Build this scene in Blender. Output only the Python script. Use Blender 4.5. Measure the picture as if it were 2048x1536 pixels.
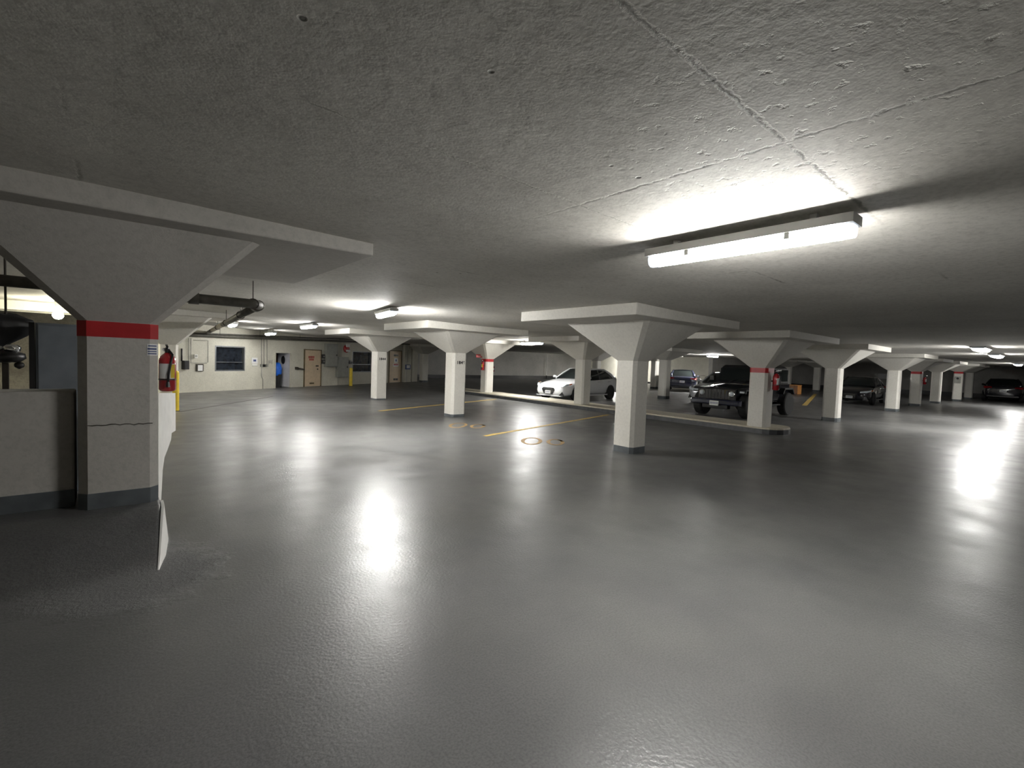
import bpy, math, random
from mathutils import Vector, Matrix
random.seed(7)
for o in list(bpy.data.objects): bpy.data.objects.remove(o)
SC = bpy.context.scene
COL = SC.collection
# ---------------------------------------------------------------- camera
EYE = 1.65                # metres; layout numbers below are in eye heights, eye level = 0
FPX = 958.0
YAW, PITCH, ROLL = [math.radians(a) for a in (39.755, -2.739, 2.046)]
_f = Vector((math.sin(YAW)*math.cos(PITCH), math.cos(YAW)*math.cos(PITCH), math.sin(PITCH)))
_r = Vector((math.cos(YAW), -math.sin(YAW), 0)); _u = _r.cross(_f)
RT = _r*math.cos(ROLL) + _u*math.sin(ROLL); UP = -_r*math.sin(ROLL) + _u*math.cos(ROLL); FW = _f
cd = bpy.data.cameras.new('camera'); cam = bpy.data.objects.new('camera', cd); COL.objects.link(cam)
cd.sensor_fit = 'HORIZONTAL'; cd.sensor_width = 36; cd.lens = FPX/2048*36; cd.clip_start = .05; cd.clip_end = 300
cam.matrix_world = Matrix(((RT.x, UP.x, -FW.x, 0), (RT.y, UP.y, -FW.y, 0), (RT.z, UP.z, -FW.z, EYE), (0, 0, 0, 1)))
SC.camera = cam
# ---------------------------------------------------------------- world, exposure
wd = bpy.data.worlds.new('world'); SC.world = wd; wd.use_nodes = True
wd.node_tree.nodes['Background'].inputs[0].default_value = (.02, .02, .022, 1)
wd.node_tree.nodes['Background'].inputs[1].default_value = .0
SC.view_settings.view_transform = 'Standard'; SC.view_settings.look = 'None'
SC.view_settings.gamma = 1; SC.view_settings.use_curve_mapping = False
SC.view_settings.exposure = 0.5
LAMP = 260.0              # radiance of a fluorescent diffuser

# ---------------------------------------------------------------- helpers
def ray(px, py):
    return RT*((px-1024)/FPX) + UP*((768-py)/FPX) + FW
def gnd(px, py, z=-1.0):
    d = ray(px, py); return d*(z/d.z)
def M3(x, y, z): return Vector((x*EYE, y*EYE, (z+1)*EYE))
def sm(t):
    t = max(0., min(1., t)); return t*t*(3-2*t)
def lerp(a, b, t): return a+(b-a)*t
def XE(y): return .198-.115*max(0, min(.5, 3.04-y))
def fh(x, y):             # floor height (eye units), a patched apron rises to the near left column
    xe = XE(y)
    return -1 + .19*sm((y-2.62)/.45)*sm((xe-x)/.03+.5)*(1-sm((y-3.5)/.4))
def ch(x): return .64-.095*max(0, min(1, x/4.3))

class MB:
    def __init__(s): s.v = []; s.f = []
    def add(s, vs, fs):
        n = len(s.v); s.v += [Vector(v) for v in vs]; s.f += [tuple(i+n for i in f) for f in fs]; return s
    def box(s, x0, x1, y0, y1, z0, z1, bev=0):
        if bev <= 0:
            return s.add([(x, y, z) for z in (z0, z1) for y in (y0, y1) for x in (x0, x1)],
                [(0, 2, 3, 1), (4, 5, 7, 6), (0, 1, 5, 4), (2, 6, 7, 3), (0, 4, 6, 2), (1, 3, 7, 5)])
        b = bev
        ring = lambda e, z: [(x0+e, y0+b, z), (x0+b, y0+e, z), (x1-b, y0+e, z), (x1-e, y0+b, z), (x1-e, y1-b, z), (x1-b, y1-e, z), (x0+b, y1-e, z), (x0+e, y1-b, z)]
        inn = lambda z: [(x0+b, y0+b, z)]*2 + [(x1-b, y0+b, z)]*2 + [(x1-b, y1-b, z)]*2 + [(x0+b, y1-b, z)]*2
        def ins(z): return [(min(max(p[0], x0+b), x1-b), min(max(p[1], y0+b), y1-b), z) for p in ring(0, z)]
        h = b*.3
        def mid(z): return [(lerp(p[0], q[0], .3), lerp(p[1], q[1], .3), z) for p, q in zip(ring(0, z), ins(z))]
        return s.loft([mid(z0), ring(0, z0+h) if 0 else ring(0, z0+b), ring(0, z1-b), mid(z1)])
    def loft(s, rings, closed=True, cap=True):
        n = len(rings[0]); k0 = len(s.v)
        for r in rings: s.v += [Vector(p) for p in r]
        for i in range(len(rings)-1):
            a = k0+i*n; b = a+n
            for j in range(n if closed else n-1):
                k = (j+1) % n; s.f.append((a+j, a+k, b+k, b+j))
        if cap and closed:
            s.f.append(tuple(k0+j for j in reversed(range(n)))); s.f.append(tuple(k0+(len(rings)-1)*n+j for j in range(n)))
        return s
    def tube(s, pts, r, n=10, cap=True):
        pts = [Vector(p) for p in pts]; rings = []
        for i, p in enumerate(pts):
            t = (pts[min(i+1, len(pts)-1)]-pts[max(i-1, 0)]).normalized()
            a = t.cross(Vector((0, 0, 1)))
            if a.length < .05: a = t.cross(Vector((1, 0, 0)))
            if i and a.dot(pa) < 0 and abs(t.z) > .9: a = -a
            a.normalize(); b = t.cross(a); pa = a
            rr = r[i] if isinstance(r, (list, tuple)) else r
            rings.append([p+a*rr*math.cos(2*math.pi*j/n)+b*rr*math.sin(2*math.pi*j/n) for j in range(n)])
        return s.loft(rings, True, cap)
    def lathe(s, prof, n=20, c=(0, 0, 0), ax='z'):
        rings = []
        for r, h in prof:
            q = []
            for j in range(n):
                t = 2*math.pi*j/n; a, b = r*math.cos(t), r*math.sin(t)
                q.append({'z': (c[0]+a, c[1]+b, c[2]+h), 'y': (c[0]+b, c[1]+h, c[2]+a), 'x': (c[0]+h, c[1]+a, c[2]+b)}[ax])
            rings.append(q)
        return s.loft(rings)
    def prism(s, poly, d):          # poly: 3-D points, extruded by vector d
        d = Vector(d); a = [Vector(p) for p in poly]; return s.loft([a, [p+d for p in a]])
    def grid(s, fn, nu, nv):
        k = len(s.v)
        for j in range(nv+1):
            for i in range(nu+1): s.v.append(Vector(fn(i/nu, j/nv)))
        for j in range(nv):
            for i in range(nu):
                a = k+j*(nu+1)+i; s.f.append((a, a+1, a+nu+2, a+nu+1))
        return s
    def xf(s, m):
        s.v = [m @ v for v in s.v]; return s
    def mesh(s, name, mat, smooth=False):
        me = bpy.data.meshes.new(name); me.from_pydata([tuple(v) for v in s.v], [], s.f); me.update()
        import bmesh
        b = bmesh.new(); b.from_mesh(me); bmesh.ops.recalc_face_normals(b, faces=b.faces); b.to_mesh(me); b.free()
        me.materials.append(mat)
        if smooth:
            for p in me.polygons: p.use_smooth = True
        return me
    def obj(s, name, mat, parent=None, smooth=False, local=False, bevel=0, sub=0):
        """top-level: mesh in world space, origin moved to its base; child: world space unless local"""
        if parent is None:
            xs = [v.x for v in s.v]; ys = [v.y for v in s.v]; zs = [v.z for v in s.v]
            o0 = Vector(((min(xs)+max(xs))/2, (min(ys)+max(ys))/2, min(zs)))
            s.v = [v-o0 for v in s.v]
        elif not local:
            p = parent; m = p.matrix_basis.copy()
            while p.parent: p = p.parent; m = p.matrix_basis @ m
            s.xf(m.inverted())
        o = bpy.data.objects.new(name, s.mesh(name, mat, smooth)); COL.objects.link(o)
        if parent is None: o.location = o0
        else: o.parent = parent
        if bevel:
            b = o.modifiers.new('bevel', 'BEVEL'); b.width = bevel; b.segments = 2; b.limit_method = 'ANGLE'
        if sub:
            b = o.modifiers.new('sub', 'SUBSURF'); b.levels = sub; b.render_levels = sub
        return o
def empty(name, loc, rz=0):
    o = bpy.data.objects.new(name, None); COL.objects.link(o); o.location = loc; o.rotation_euler = (0, 0, rz); o.empty_display_size = .1
    o.matrix_basis = Matrix.Translation(Vector(loc)) @ Matrix.Rotation(rz, 4, 'Z'); return o
def tag(o, label, cat, group=None):
    o['label'] = label; o['category'] = cat
    if group: o['group'] = group
    return o
def struct(o): o['kind'] = 'structure'; return o

# ---------------------------------------------------------------- materials
def newmat(name):
    m = bpy.data.materials.new(name); m.use_nodes = True; nt = m.node_tree
    return m, nt, nt.nodes['Principled BSDF']
def N(nt, t, **k):
    n = nt.nodes.new(t)
    for a, b in k.items():
        if a in n.inputs: n.inputs[a].default_value = b
        else: setattr(n, a, b)
    return n
def plain(name, col, rough=.5, metal=0, var=.12, scale=6, spec=.5, coat=0, bump=0, coords='Object'):
    m, nt, p = newmat(name)
    tc = N(nt, 'ShaderNodeTexCoord'); no = N(nt, 'ShaderNodeTexNoise', Scale=scale, Detail=5)
    nt.links.new(tc.outputs[coords], no.inputs['Vector'])
    r = N(nt, 'ShaderNodeValToRGB'); e = r.color_ramp.elements
    e[0].position = .3; e[1].position = .7
    e[0].color = [c*(1-var) for c in col]+[1]; e[1].color = [min(1, c*(1+var)) for c in col]+[1]
    nt.links.new(no.outputs['Fac'], r.inputs[0]); nt.links.new(r.outputs[0], p.inputs['Base Color'])
    p.inputs['Roughness'].default_value = rough; p.inputs['Metallic'].default_value = metal
    p.inputs['Specular IOR Level'].default_value = spec; p.inputs['Coat Weight'].default_value = coat
    if bump:
        b = N(nt, 'ShaderNodeBump', Strength=bump, Distance=.01); n2 = N(nt, 'ShaderNodeTexNoise', Scale=scale*12, Detail=4)
        nt.links.new(tc.outputs[coords], n2.inputs['Vector']); nt.links.new(n2.outputs['Fac'], b.inputs['Height']); nt.links.new(b.outputs[0], p.inputs['Normal'])
    return m
def emit(name, col, st):
    m, nt, p = newmat(name)
    p.inputs['Base Color'].default_value = (.9, .9, .9, 1); p.inputs['Emission Color'].default_value = (*col, 1)
    p.inputs['Emission Strength'].default_value = st; return m

def concrete(name, c0, c1, rough, stain=.5, seams=False, pits=.0, rust=False):
    """painted concrete: blotches, fine grain, pock marks, board seams"""
    m, nt, p = newmat(name); L = nt.links.new
    g = N(nt, 'ShaderNodeNewGeometry'); P = g.outputs['Position']
    n1 = N(nt, 'ShaderNodeTexNoise', Scale=.7, Detail=8, Roughness=.65); L(P, n1.inputs['Vector'])
    r1 = N(nt, 'ShaderNodeValToRGB'); e = r1.color_ramp.elements; e[0].position = .35; e[1].position = .62; e[0].color = (*c0, 1); e[1].color = (*c1, 1)
    L(n1.outputs['Fac'], r1.inputs[0])
    n2 = N(nt, 'ShaderNodeTexNoise', Scale=22, Detail=6, Roughness=.7); L(P, n2.inputs['Vector'])
    r2 = N(nt, 'ShaderNodeValToRGB'); e = r2.color_ramp.elements; e[0].position = .3; e[1].position = .55; e[0].color = (1-stain*.5,)*3+(1,); e[1].color = (1, 1, 1, 1)
    L(n2.outputs['Fac'], r2.inputs[0])
    mx = N(nt, 'ShaderNodeMix', data_type='RGBA', blend_type='MULTIPLY'); mx.inputs[0].default_value = 1
    L(r1.outputs[0], mx.inputs[6]); L(r2.outputs[0], mx.inputs[7]); colour = mx.outputs[2]
    hgt = None
    def addh(sock, w):
        nonlocal hgt
        a = N(nt, 'ShaderNodeMath', operation='MULTIPLY'); L(sock, a.inputs[0]); a.inputs[1].default_value = w
        if hgt is None: hgt = a.outputs[0]
        else:
            b = N(nt, 'ShaderNodeMath', operation='ADD'); L(hgt, b.inputs[0]); L(a.outputs[0], b.inputs[1]); hgt = b.outputs[0]
    n3 = N(nt, 'ShaderNodeTexNoise', Scale=60, Detail=3); L(P, n3.inputs['Vector']); addh(n3.outputs['Fac'], .18)
    n4 = N(nt, 'ShaderNodeTexNoise', Scale=6, Detail=6, Roughness=.6); L(P, n4.inputs['Vector']); addh(n4.outputs['Fac'], .55)
    def dark(mask, f):
        nonlocal colour
        k = N(nt, 'ShaderNodeMix', data_type='RGBA', blend_type='MULTIPLY'); L(mask, k.inputs[0]); L(colour, k.inputs[6]); k.inputs[7].default_value = (f, f, f*.95, 1); colour = k.outputs[2]
    if pits:
        v = N(nt, 'ShaderNodeTexVoronoi', Scale=5.5); L(P, v.inputs['Vector'])
        vr = N(nt, 'ShaderNodeMapRange'); vr.inputs[1].default_value = .05; vr.inputs[2].default_value = .09; vr.inputs[3].default_value = 1; vr.inputs[4].default_value = 0; L(v.outputs['Distance'], vr.inputs[0])
        gate = N(nt, 'ShaderNodeMath', operation='GREATER_THAN'); L(v.outputs['Color'], gate.inputs[0]); gate.inputs[1].default_value = 1-pits
        mm = N(nt, 'ShaderNodeMath', operation='MULTIPLY'); L(vr.outputs[0], mm.inputs[0]); L(gate.outputs[0], mm.inputs[1])
        addh(mm.outputs[0], -1.2); dark(mm.outputs[0], .25)
    if seams:
        sp = N(nt, 'ShaderNodeSeparateXYZ'); wob = N(nt, 'ShaderNodeTexNoise', Scale=14, Detail=9, Roughness=.75); L(P, wob.inputs['Vector'])
        msk = N(nt, 'ShaderNodeTexNoise', Scale=1.1, Detail=3); L(P, msk.inputs['Vector'])
        mr = N(nt, 'ShaderNodeMapRange'); mr.inputs[1].default_value = .60; mr.inputs[2].default_value = .72; L(msk.outputs['Fac'], mr.inputs[0])
        dc = N(nt, 'ShaderNodeVectorMath', operation='DISTANCE'); L(P, dc.inputs[0]); dc.inputs[1].default_value = (seams[0], seams[1]-.1, 2.62)
        dm = N(nt, 'ShaderNodeMapRange'); dm.inputs[1].default_value = .9; dm.inputs[2].default_value = 1.7; dm.inputs[3].default_value = 1; dm.inputs[4].default_value = 0; L(dc.outputs['Value'], dm.inputs[0])
        mm2 = N(nt, 'ShaderNodeMath', operation='MAXIMUM'); L(mr.outputs[0], mm2.inputs[0]); L(dm.outputs[0], mm2.inputs[1]); mr = mm2
        L(P, sp.inputs[0]); tot = None
        for ax, per, off in (('X', 2.44, seams[0]), ('Y', 1.22, seams[1])):
            w = N(nt, 'ShaderNodeMath', operation='MULTIPLY_ADD'); L(wob.outputs['Fac'], w.inputs[0]); w.inputs[1].default_value = .07; L(sp.outputs[ax], w.inputs[2])
            a = N(nt, 'ShaderNodeMath', operation='ADD'); L(w.outputs[0], a.inputs[0]); a.inputs[1].default_value = -off-.035
            d = N(nt, 'ShaderNodeMath', operation='PINGPONG'); L(a.outputs[0], d.inputs[0]); d.inputs[1].default_value = per/2
            q = N(nt, 'ShaderNodeMapRange'); q.inputs[1].default_value = .004; q.inputs[2].default_value = .016; q.inputs[3].default_value = 1; q.inputs[4].default_value = 0; L(d.outputs[0], q.inputs[0])
            if tot is None: tot = q.outputs[0]
            else:
                b = N(nt, 'ShaderNodeMath', operation='MAXIMUM'); L(tot, b.inputs[0]); L(q.outputs[0], b.inputs[1]); tot = b.outputs[0]
        b = N(nt, 'ShaderNodeMath', operation='MULTIPLY'); L(tot, b.inputs[0]); L(mr.outputs[0], b.inputs[1])
        gt = N(nt, 'ShaderNodeTexNoise', Scale=7, Detail=6, Roughness=.7); L(P, gt.inputs['Vector'])
        gq = N(nt, 'ShaderNodeMapRange'); gq.inputs[1].default_value = .38; gq.inputs[2].default_value = .50; L(gt.outputs['Fac'], gq.inputs[0])
        b2 = N(nt, 'ShaderNodeMath', operation='MULTIPLY'); L(b.outputs[0], b2.inputs[0]); L(gq.outputs[0], b2.inputs[1]); b = b2
        addh(b.outputs[0], -.8); dark(b.outputs[0], .42)
        # spalled skin near the seams
        n5 = N(nt, 'ShaderNodeTexNoise', Scale=15, Detail=5, Roughness=.6); L(P, n5.inputs['Vector'])
        q = N(nt, 'ShaderNodeMapRange'); q.inputs[1].default_value = .59; q.inputs[2].default_value = .73; L(n5.outputs['Fac'], q.inputs[0])
        dq = N(nt, 'ShaderNodeMapRange'); dq.inputs[1].default_value = .15; dq.inputs[2].default_value = .95; dq.inputs[3].default_value = 1; dq.inputs[4].default_value = .05; L(dc.outputs['Value'], dq.inputs[0])
        q2 = N(nt, 'ShaderNodeMath', operation='MULTIPLY'); L(q.outputs[0], q2.inputs[0]); L(dq.outputs[0], q2.inputs[1])
        addh(q2.outputs[0], -1.3); dark(q2.outputs[0], .42)
    bp = N(nt, 'ShaderNodeBump', Strength=.55, Distance=.012); L(hgt, bp.inputs['Height']); L(bp.outputs[0], p.inputs['Normal'])
    L(colour, p.inputs['Base Color']); p.inputs['Roughness'].default_value = rough; p.inputs['Specular IOR Level'].default_value = .3
    return m

def floor_mat():
    m, nt, p = newmat('floor_coating'); L = nt.links.new
    g = N(nt, 'ShaderNodeNewGeometry'); P = g.outputs['Position']
    n1 = N(nt, 'ShaderNodeTexNoise', Scale=.45, Detail=9, Roughness=.62); L(P, n1.inputs['Vector'])
    r1 = N(nt, 'ShaderNodeValToRGB'); e = r1.color_ramp.elements; e[0].position = .32; e[1].position = .68; e[0].color = (.098, .099, .100, 1); e[1].color = (.165, .164, .160, 1)
    L(n1.outputs['Fac'], r1.inputs[0])
    n2 = N(nt, 'ShaderNodeTexNoise', Scale=90, Detail=3); L(P, n2.inputs['Vector'])
    r2 = N(nt, 'ShaderNodeValToRGB'); e = r2.color_ramp.elements; e[0].position = .35; e[1].position = .6; e[0].color = (.72, .72, .72, 1); e[1].color = (1, 1, 1, 1); L(n2.outputs['Fac'], r2.inputs[0])
    mx = N(nt, 'ShaderNodeMix', data_type='RGBA', blend_type='MULTIPLY'); mx.inputs[0].default_value = 1; L(r1.outputs[0], mx.inputs[6]); L(r2.outputs[0], mx.inputs[7])
    # rough unpainted patch beside the near left column
    sp = N(nt, 'ShaderNodeVectorMath', operation='DISTANCE'); L(P, sp.inputs[0]); sp.inputs[1].default_value = (.05*EYE, 2.62*EYE, .12*EYE)
    nw = N(nt, 'ShaderNodeTexNoise', Scale=5, Detail=5); L(P, nw.inputs['Vector'])
    ad = N(nt, 'ShaderNodeMath', operation='MULTIPLY_ADD'); L(nw.outputs['Fac'], ad.inputs[0]); ad.inputs[1].default_value = .6; L(sp.outputs['Value'], ad.inputs[2])
    pm = N(nt, 'ShaderNodeMapRange'); pm.inputs[1].default_value = .75; pm.inputs[2].default_value = .98; pm.inputs[3].default_value = 1; pm.inputs[4].default_value = 0; L(ad.outputs[0], pm.inputs[0])
    L(mx.outputs[2], p.inputs['Base Color'])
    nr = N(nt, 'ShaderNodeTexNoise', Scale=1.6, Detail=7, Roughness=.6); L(P, nr.inputs['Vector'])
    rr = N(nt, 'ShaderNodeMapRange'); rr.inputs[1].default_value = .3; rr.inputs[2].default_value = .7; rr.inputs[3].default_value = .28; rr.inputs[4].default_value = .42; L(nr.outputs['Fac'], rr.inputs[0])
    ra = N(nt, 'ShaderNodeMath', operation='MULTIPLY_ADD'); L(pm.outputs[0], ra.inputs[0]); ra.inputs[1].default_value = .4; L(rr.outputs[0], ra.inputs[2]); L(ra.outputs[0], p.inputs['Roughness'])
    p.inputs['Specular IOR Level'].default_value = .55
    h1 = N(nt, 'ShaderNodeTexNoise', Scale=45, Detail=4); L(P, h1.inputs['Vector'])
    h2 = N(nt, 'ShaderNodeTexNoise', Scale=3.2, Detail=4); L(P, h2.inputs['Vector'])
    h3 = N(nt, 'ShaderNodeTexNoise', Scale=26, Detail=5, Roughness=.7); L(P, h3.inputs['Vector'])
    a = N(nt, 'ShaderNodeMath', operation='MULTIPLY_ADD'); L(h1.outputs['Fac'], a.inputs[0]); a.inputs[1].default_value = .30; 
    a2 = N(nt, 'ShaderNodeMath', operation='MULTIPLY'); L(h2.outputs['Fac'], a2.inputs[0]); a2.inputs[1].default_value = .35; L(a2.outputs[0], a.inputs[2])
    b = N(nt, 'ShaderNodeMath', operation='MULTIPLY'); L(h3.outputs['Fac'], b.inputs[0]); L(pm.outputs[0], b.inputs[1])
    c = N(nt, 'ShaderNodeMath', operation='MULTIPLY_ADD'); L(b.outputs[0], c.inputs[0]); c.inputs[1].default_value = 2.2; L(a.outputs[0], c.inputs[2])
    bp = N(nt, 'ShaderNodeBump', Strength=.5, Distance=.012); L(c.outputs[0], bp.inputs['Height']); L(bp.outputs[0], p.inputs['Normal'])
    return m

_sx = gnd(1570, 295, .595)
mCEIL = concrete('ceiling_paint', (.60, .58, .535), (.72, .70, .65), .75, .45, seams=(_sx.x*EYE, _sx.y*EYE), pits=.16)
mCOL = concrete('column_paint', (.66, .64, .585), (.74, .72, .665), .6, .22, pits=.04)
mWALL = concrete('wall_paint', (.56, .54, .46), (.68, .66, .57), .65, .35)
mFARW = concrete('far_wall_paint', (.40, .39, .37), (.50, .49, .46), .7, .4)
mPATCH = concrete('stained_wall', (.20, .18, .14), (.50, .47, .38), .8, .6)
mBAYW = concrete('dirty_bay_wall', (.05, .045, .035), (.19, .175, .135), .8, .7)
mFLOOR = floor_mat()
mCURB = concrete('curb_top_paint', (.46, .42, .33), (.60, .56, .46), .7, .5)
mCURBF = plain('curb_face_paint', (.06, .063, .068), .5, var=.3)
mBASE = plain('base_paint', (.10, .112, .12), .45, var=.25)
mRED = plain('red_paint', (.42, .018, .022), .45, var=.15)
mREDG = plain('red_gloss', (.38, .012, .018), .25, coat=.5, var=.08)
mYEL = plain('yellow_post_paint', (.72, .52, .03), .4, var=.12)
mLINE = plain('yellow_line_paint', (.58, .40, .10), .55, var=.3, scale=9)
mFADE = plain('faded_orange_paint', (.34, .22, .09), .6, var=.4, scale=20)
mWHITE = plain('white_paint', (.80, .79, .76), .5, var=.06)
mSTRIPE = plain('white_scuffed_paint', (.52, .52, .50), .6, var=.25, scale=14)
mPAPER = plain('paper', (.80, .80, .80), .6, var=.04)
mINK = plain('blue_ink', (.06, .09, .22), .6)
mBLK = plain('black_plastic', (.012, .012, .013), .4, var=.2)
mDRK = plain('dark_steel', (.045, .038, .030), .55, var=.4, metal=.2)
mPIPE = plain('iron_pipe', (.075, .07, .058), .55, var=.35, scale=9)
mCOND = plain('galvanised_conduit', (.33, .33, .30), .45, metal=.4, var=.15)
mGREY = plain('grey_cabinet_paint', (.27, .275, .25), .5, var=.1, bump=.05)
mBLUEG = plain('blue_grey_paint', (.22, .25, .29), .45, var=.12)
mTAN = plain('tan_door_paint', (.66, .52, .36), .5, var=.08)
mLEAF = plain('pale_door_paint', (.52, .52, .55), .5, var=.08)
mFRAME = plain('brown_frame', (.16, .12, .06), .55, var=.25)
mGLASS = plain('dark_window_glass', (.018, .022, .030), .08, var=.4, spec=.6)
mCARGL = plain('car_glass', (.010, .014, .014), .04, var=.1, spec=.7)
mFRM = plain('aluminium_frame', (.22, .23, .24), .4, metal=.6)
mHOUS = plain('lamp_housing', (.62, .62, .60), .45, var=.05)
mENDC = emit('glowing_lamp_end', (.80, .88, 1.), 1.1)
mLENS = emit('lamp_diffuser', (1., .985, .95), LAMP)
mBULB = emit('globe_lamp', (1., .93, .70), LAMP*1.1)
mBODYW = plain('white_car_paint', (.78, .79, .80), .18, coat=.8, var=.02)
mBODYS = plain('silver_car_paint', (.42, .43, .45), .22, metal=.5, coat=.8, var=.04)
mBODYK = plain('black_car_paint', (.010, .010, .014), .16, coat=1, var=.1)
mBODYB = plain('dark_blue_car_paint', (.014, .017, .040), .16, coat=1, var=.1)
mTIRE = plain('tyre_rubber', (.012, .012, .012), .75, var=.2)
mRIM = plain('alloy_rim', (.30, .31, .32), .3, metal=.9)
mRIMK = plain('black_rim', (.02, .02, .022), .35, metal=.5)
mCHROME = plain('chrome', (.75, .76, .78), .1, metal=1, var=.03)
mHEADL = plain('headlight_lens', (.55, .60, .64), .08, coat=1, var=.1)
mAMBER = plain('amber_lens', (.45, .10, .015), .2, coat=1)
mTAIL = plain('red_tail_lens', (.32, .012, .015), .15, coat=1)
mPLATE = plain('licence_plate', (.72, .72, .70), .4, var=.05)
mORNG = plain('orange_plastic', (.62, .27, .07), .5, var=.1)
mBLUE = plain('blue_bag', (.02, .16, .75), .4, var=.2)
mBROWN = plain('brown_cardboard', (.20, .10, .05), .7, var=.3)
mGREEN = plain('green_plastic', (.03, .12, .04), .5, var=.3)

# ---------------------------------------------------------------- setting: floor, ceiling, walls
XW0, XW1, YW0, YW1 = -3.2, 34., -5., 21.3
def gridlines(lo, hi, flo, fhi, fine, coarse):
    a = []; t = lo
    while t < flo-1e-6: a.append(t); t += min(coarse, max(fine, flo-t))
    t = flo
    while t < fhi-1e-6: a.append(t); t += fine
    t = fhi
    while t < hi-1e-6: a.append(t); t += coarse
    return a+[hi]
xs = gridlines(XW0, XW1, -.06, .3, .01, 1.0); ys = gridlines(YW0, YW1, 2.5, 4., .03, 1.3)
mb = MB(); nx = len(xs)
for y in ys:
    for x in xs: mb.v.append(M3(x, y, fh(x, y)))
for j in range(len(ys)-1):
    for i in range(nx-1):
        a = j*nx+i; mb.f.append((a, a+1, a+nx+1, a+nx))
floor = struct(mb.obj('floor', mFLOOR, smooth=True))
tag(floor, 'dark grey coated concrete garage floor with glossy light reflections', 'floor')
mb = MB(); xc = [XW0, 0, 1, 2, 3, 4.3, XW1]
rows = [[M3(x, YW0, ch(x)) for x in xc]+[M3(XW1, YW0, .9), M3(XW0, YW0, .9)], [M3(x, YW1, ch(x)) for x in xc]+[M3(XW1, YW1, .9), M3(XW0, YW1, .9)]]
mb.loft(rows)
ceil = struct(mb.obj('ceiling', mCEIL)); tag(ceil, 'low painted concrete slab ceiling with board seams and pock marks', 'ceiling')

def wall(name, x0, y0, x1, y1, mat, label, holes=(), th=.2, base=None, z0=-1., z1=.72):
    """vertical wall between two plan points, thickness away from the camera; holes as (s0,s1,z0,z1)"""
    A = Vector((x0, y0, 0)); B = Vector((x1, y1, 0)); u = (B-A); Ln = u.length; u.normalize(); n = Vector((u.y, -u.x, 0))
    if n.dot(-A) < 0: n = -n
    S = sorted({0, Ln, *[h[0] for h in holes], *[h[1] for h in holes]}); Z = sorted({z0, z1, *[h[2] for h in holes], *[h[3] for h in holes]})
    mb = MB()
    for i in range(len(S)-1):
        for j in range(len(Z)-1):
            s, z = (S[i]+S[i+1])/2, (Z[j]+Z[j+1])/2
            if any(h[0] < s < h[1] and h[2] < z < h[3] for h in holes): continue
            q = []
            for zz in (Z[j], Z[j+1]):
                for dd in (0, -th):
                    for ss in (S[i], S[i+1]):
                        p = A+u*ss+n*dd; q.append(M3(p.x, p.y, zz))
            mb.add(q, [(0, 2, 3, 1), (4, 5, 7, 6), (0, 1, 5, 4), (2, 6, 7, 3), (0, 4, 6, 2), (1, 3, 7, 5)])
    o = struct(mb.obj(name, mat)); tag(o, label, 'wall')
    if base:
        b = MB()
        for s0, s1 in [(0, Ln)]:
            q = []
            for zz in (z0, z0+base):
                for dd in (.02, -.01):
                    for ss in (s0, s1):
                        p = A+u*ss+n*dd; q.append(M3(p.x, p.y, zz))
            b.add(q, [(0, 2, 3, 1), (4, 5, 7, 6), (0, 1, 5, 4), (2, 6, 7, 3), (0, 4, 6, 2), (1, 3, 7, 5)])
        b.obj('base_band', mBLK, o)
    return o
# service wall with doors and windows: local frame (s along, z up), pixel -> (s,z)
WA = Vector((1.109, 13.256, 0)); WB = Vector((8.9, 17.62, 0)); WU = (WB-WA).normalized(); WN = Vector((WU.y, -WU.x, 0))
S0 = -5.2                                   # wall starts here (s measured from WA)
def wsz(px, py, off=0.):
    d = ray(px, py); t = (WA+WN*off).dot(WN)/d.dot(WN); p = d*t; return (p-WA).dot(WU), p.z
def wpt(s, z, off=0.):
    p = WA+WU*s+WN*off; return M3(p.x, p.y, z)
WLEN = (WB-WA).length
def hole(px0, py0, px1, py1):
    a = wsz(px0, py0); b = wsz(px1, py1); return (a[0]-S0, b[0]-S0, b[1], a[1])
H1 = hole(430, 691, 489.5, 742); HD = hole(550, 704, 581, 778); HD = (HD[0], HD[1], -1, HD[3]); H2 = hole(705, 702, 743, 744)
pA = WA+WU*S0
SB = -.75
for _h in ('H1','HD','H2'):
    _v = list(globals()[_h]); _v[0] += S0-SB; _v[1] += S0-SB; globals()[_h] = tuple(_v)
pB = WA+WU*SB
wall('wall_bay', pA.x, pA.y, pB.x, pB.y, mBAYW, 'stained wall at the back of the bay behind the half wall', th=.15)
wl = wall('wall_service', pB.x, pB.y, WB.x, WB.y, mWALL, 'cream painted service wall with doors, windows and conduits', holes=(H1, HD, H2), th=.15)
# room shell elsewhere
e1 = WB
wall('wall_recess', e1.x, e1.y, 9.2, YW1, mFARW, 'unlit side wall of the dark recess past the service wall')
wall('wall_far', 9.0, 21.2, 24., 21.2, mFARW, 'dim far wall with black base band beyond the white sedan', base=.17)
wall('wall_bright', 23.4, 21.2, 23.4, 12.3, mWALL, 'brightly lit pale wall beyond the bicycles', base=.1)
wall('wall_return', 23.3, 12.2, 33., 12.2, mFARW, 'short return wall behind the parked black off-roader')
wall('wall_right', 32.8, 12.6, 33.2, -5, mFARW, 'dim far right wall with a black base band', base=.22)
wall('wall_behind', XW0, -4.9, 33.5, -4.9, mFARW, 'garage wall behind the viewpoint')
wall('wall_left', -3., -5., -3., 12., mPATCH, 'stained wall at the left end of the garage')

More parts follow.
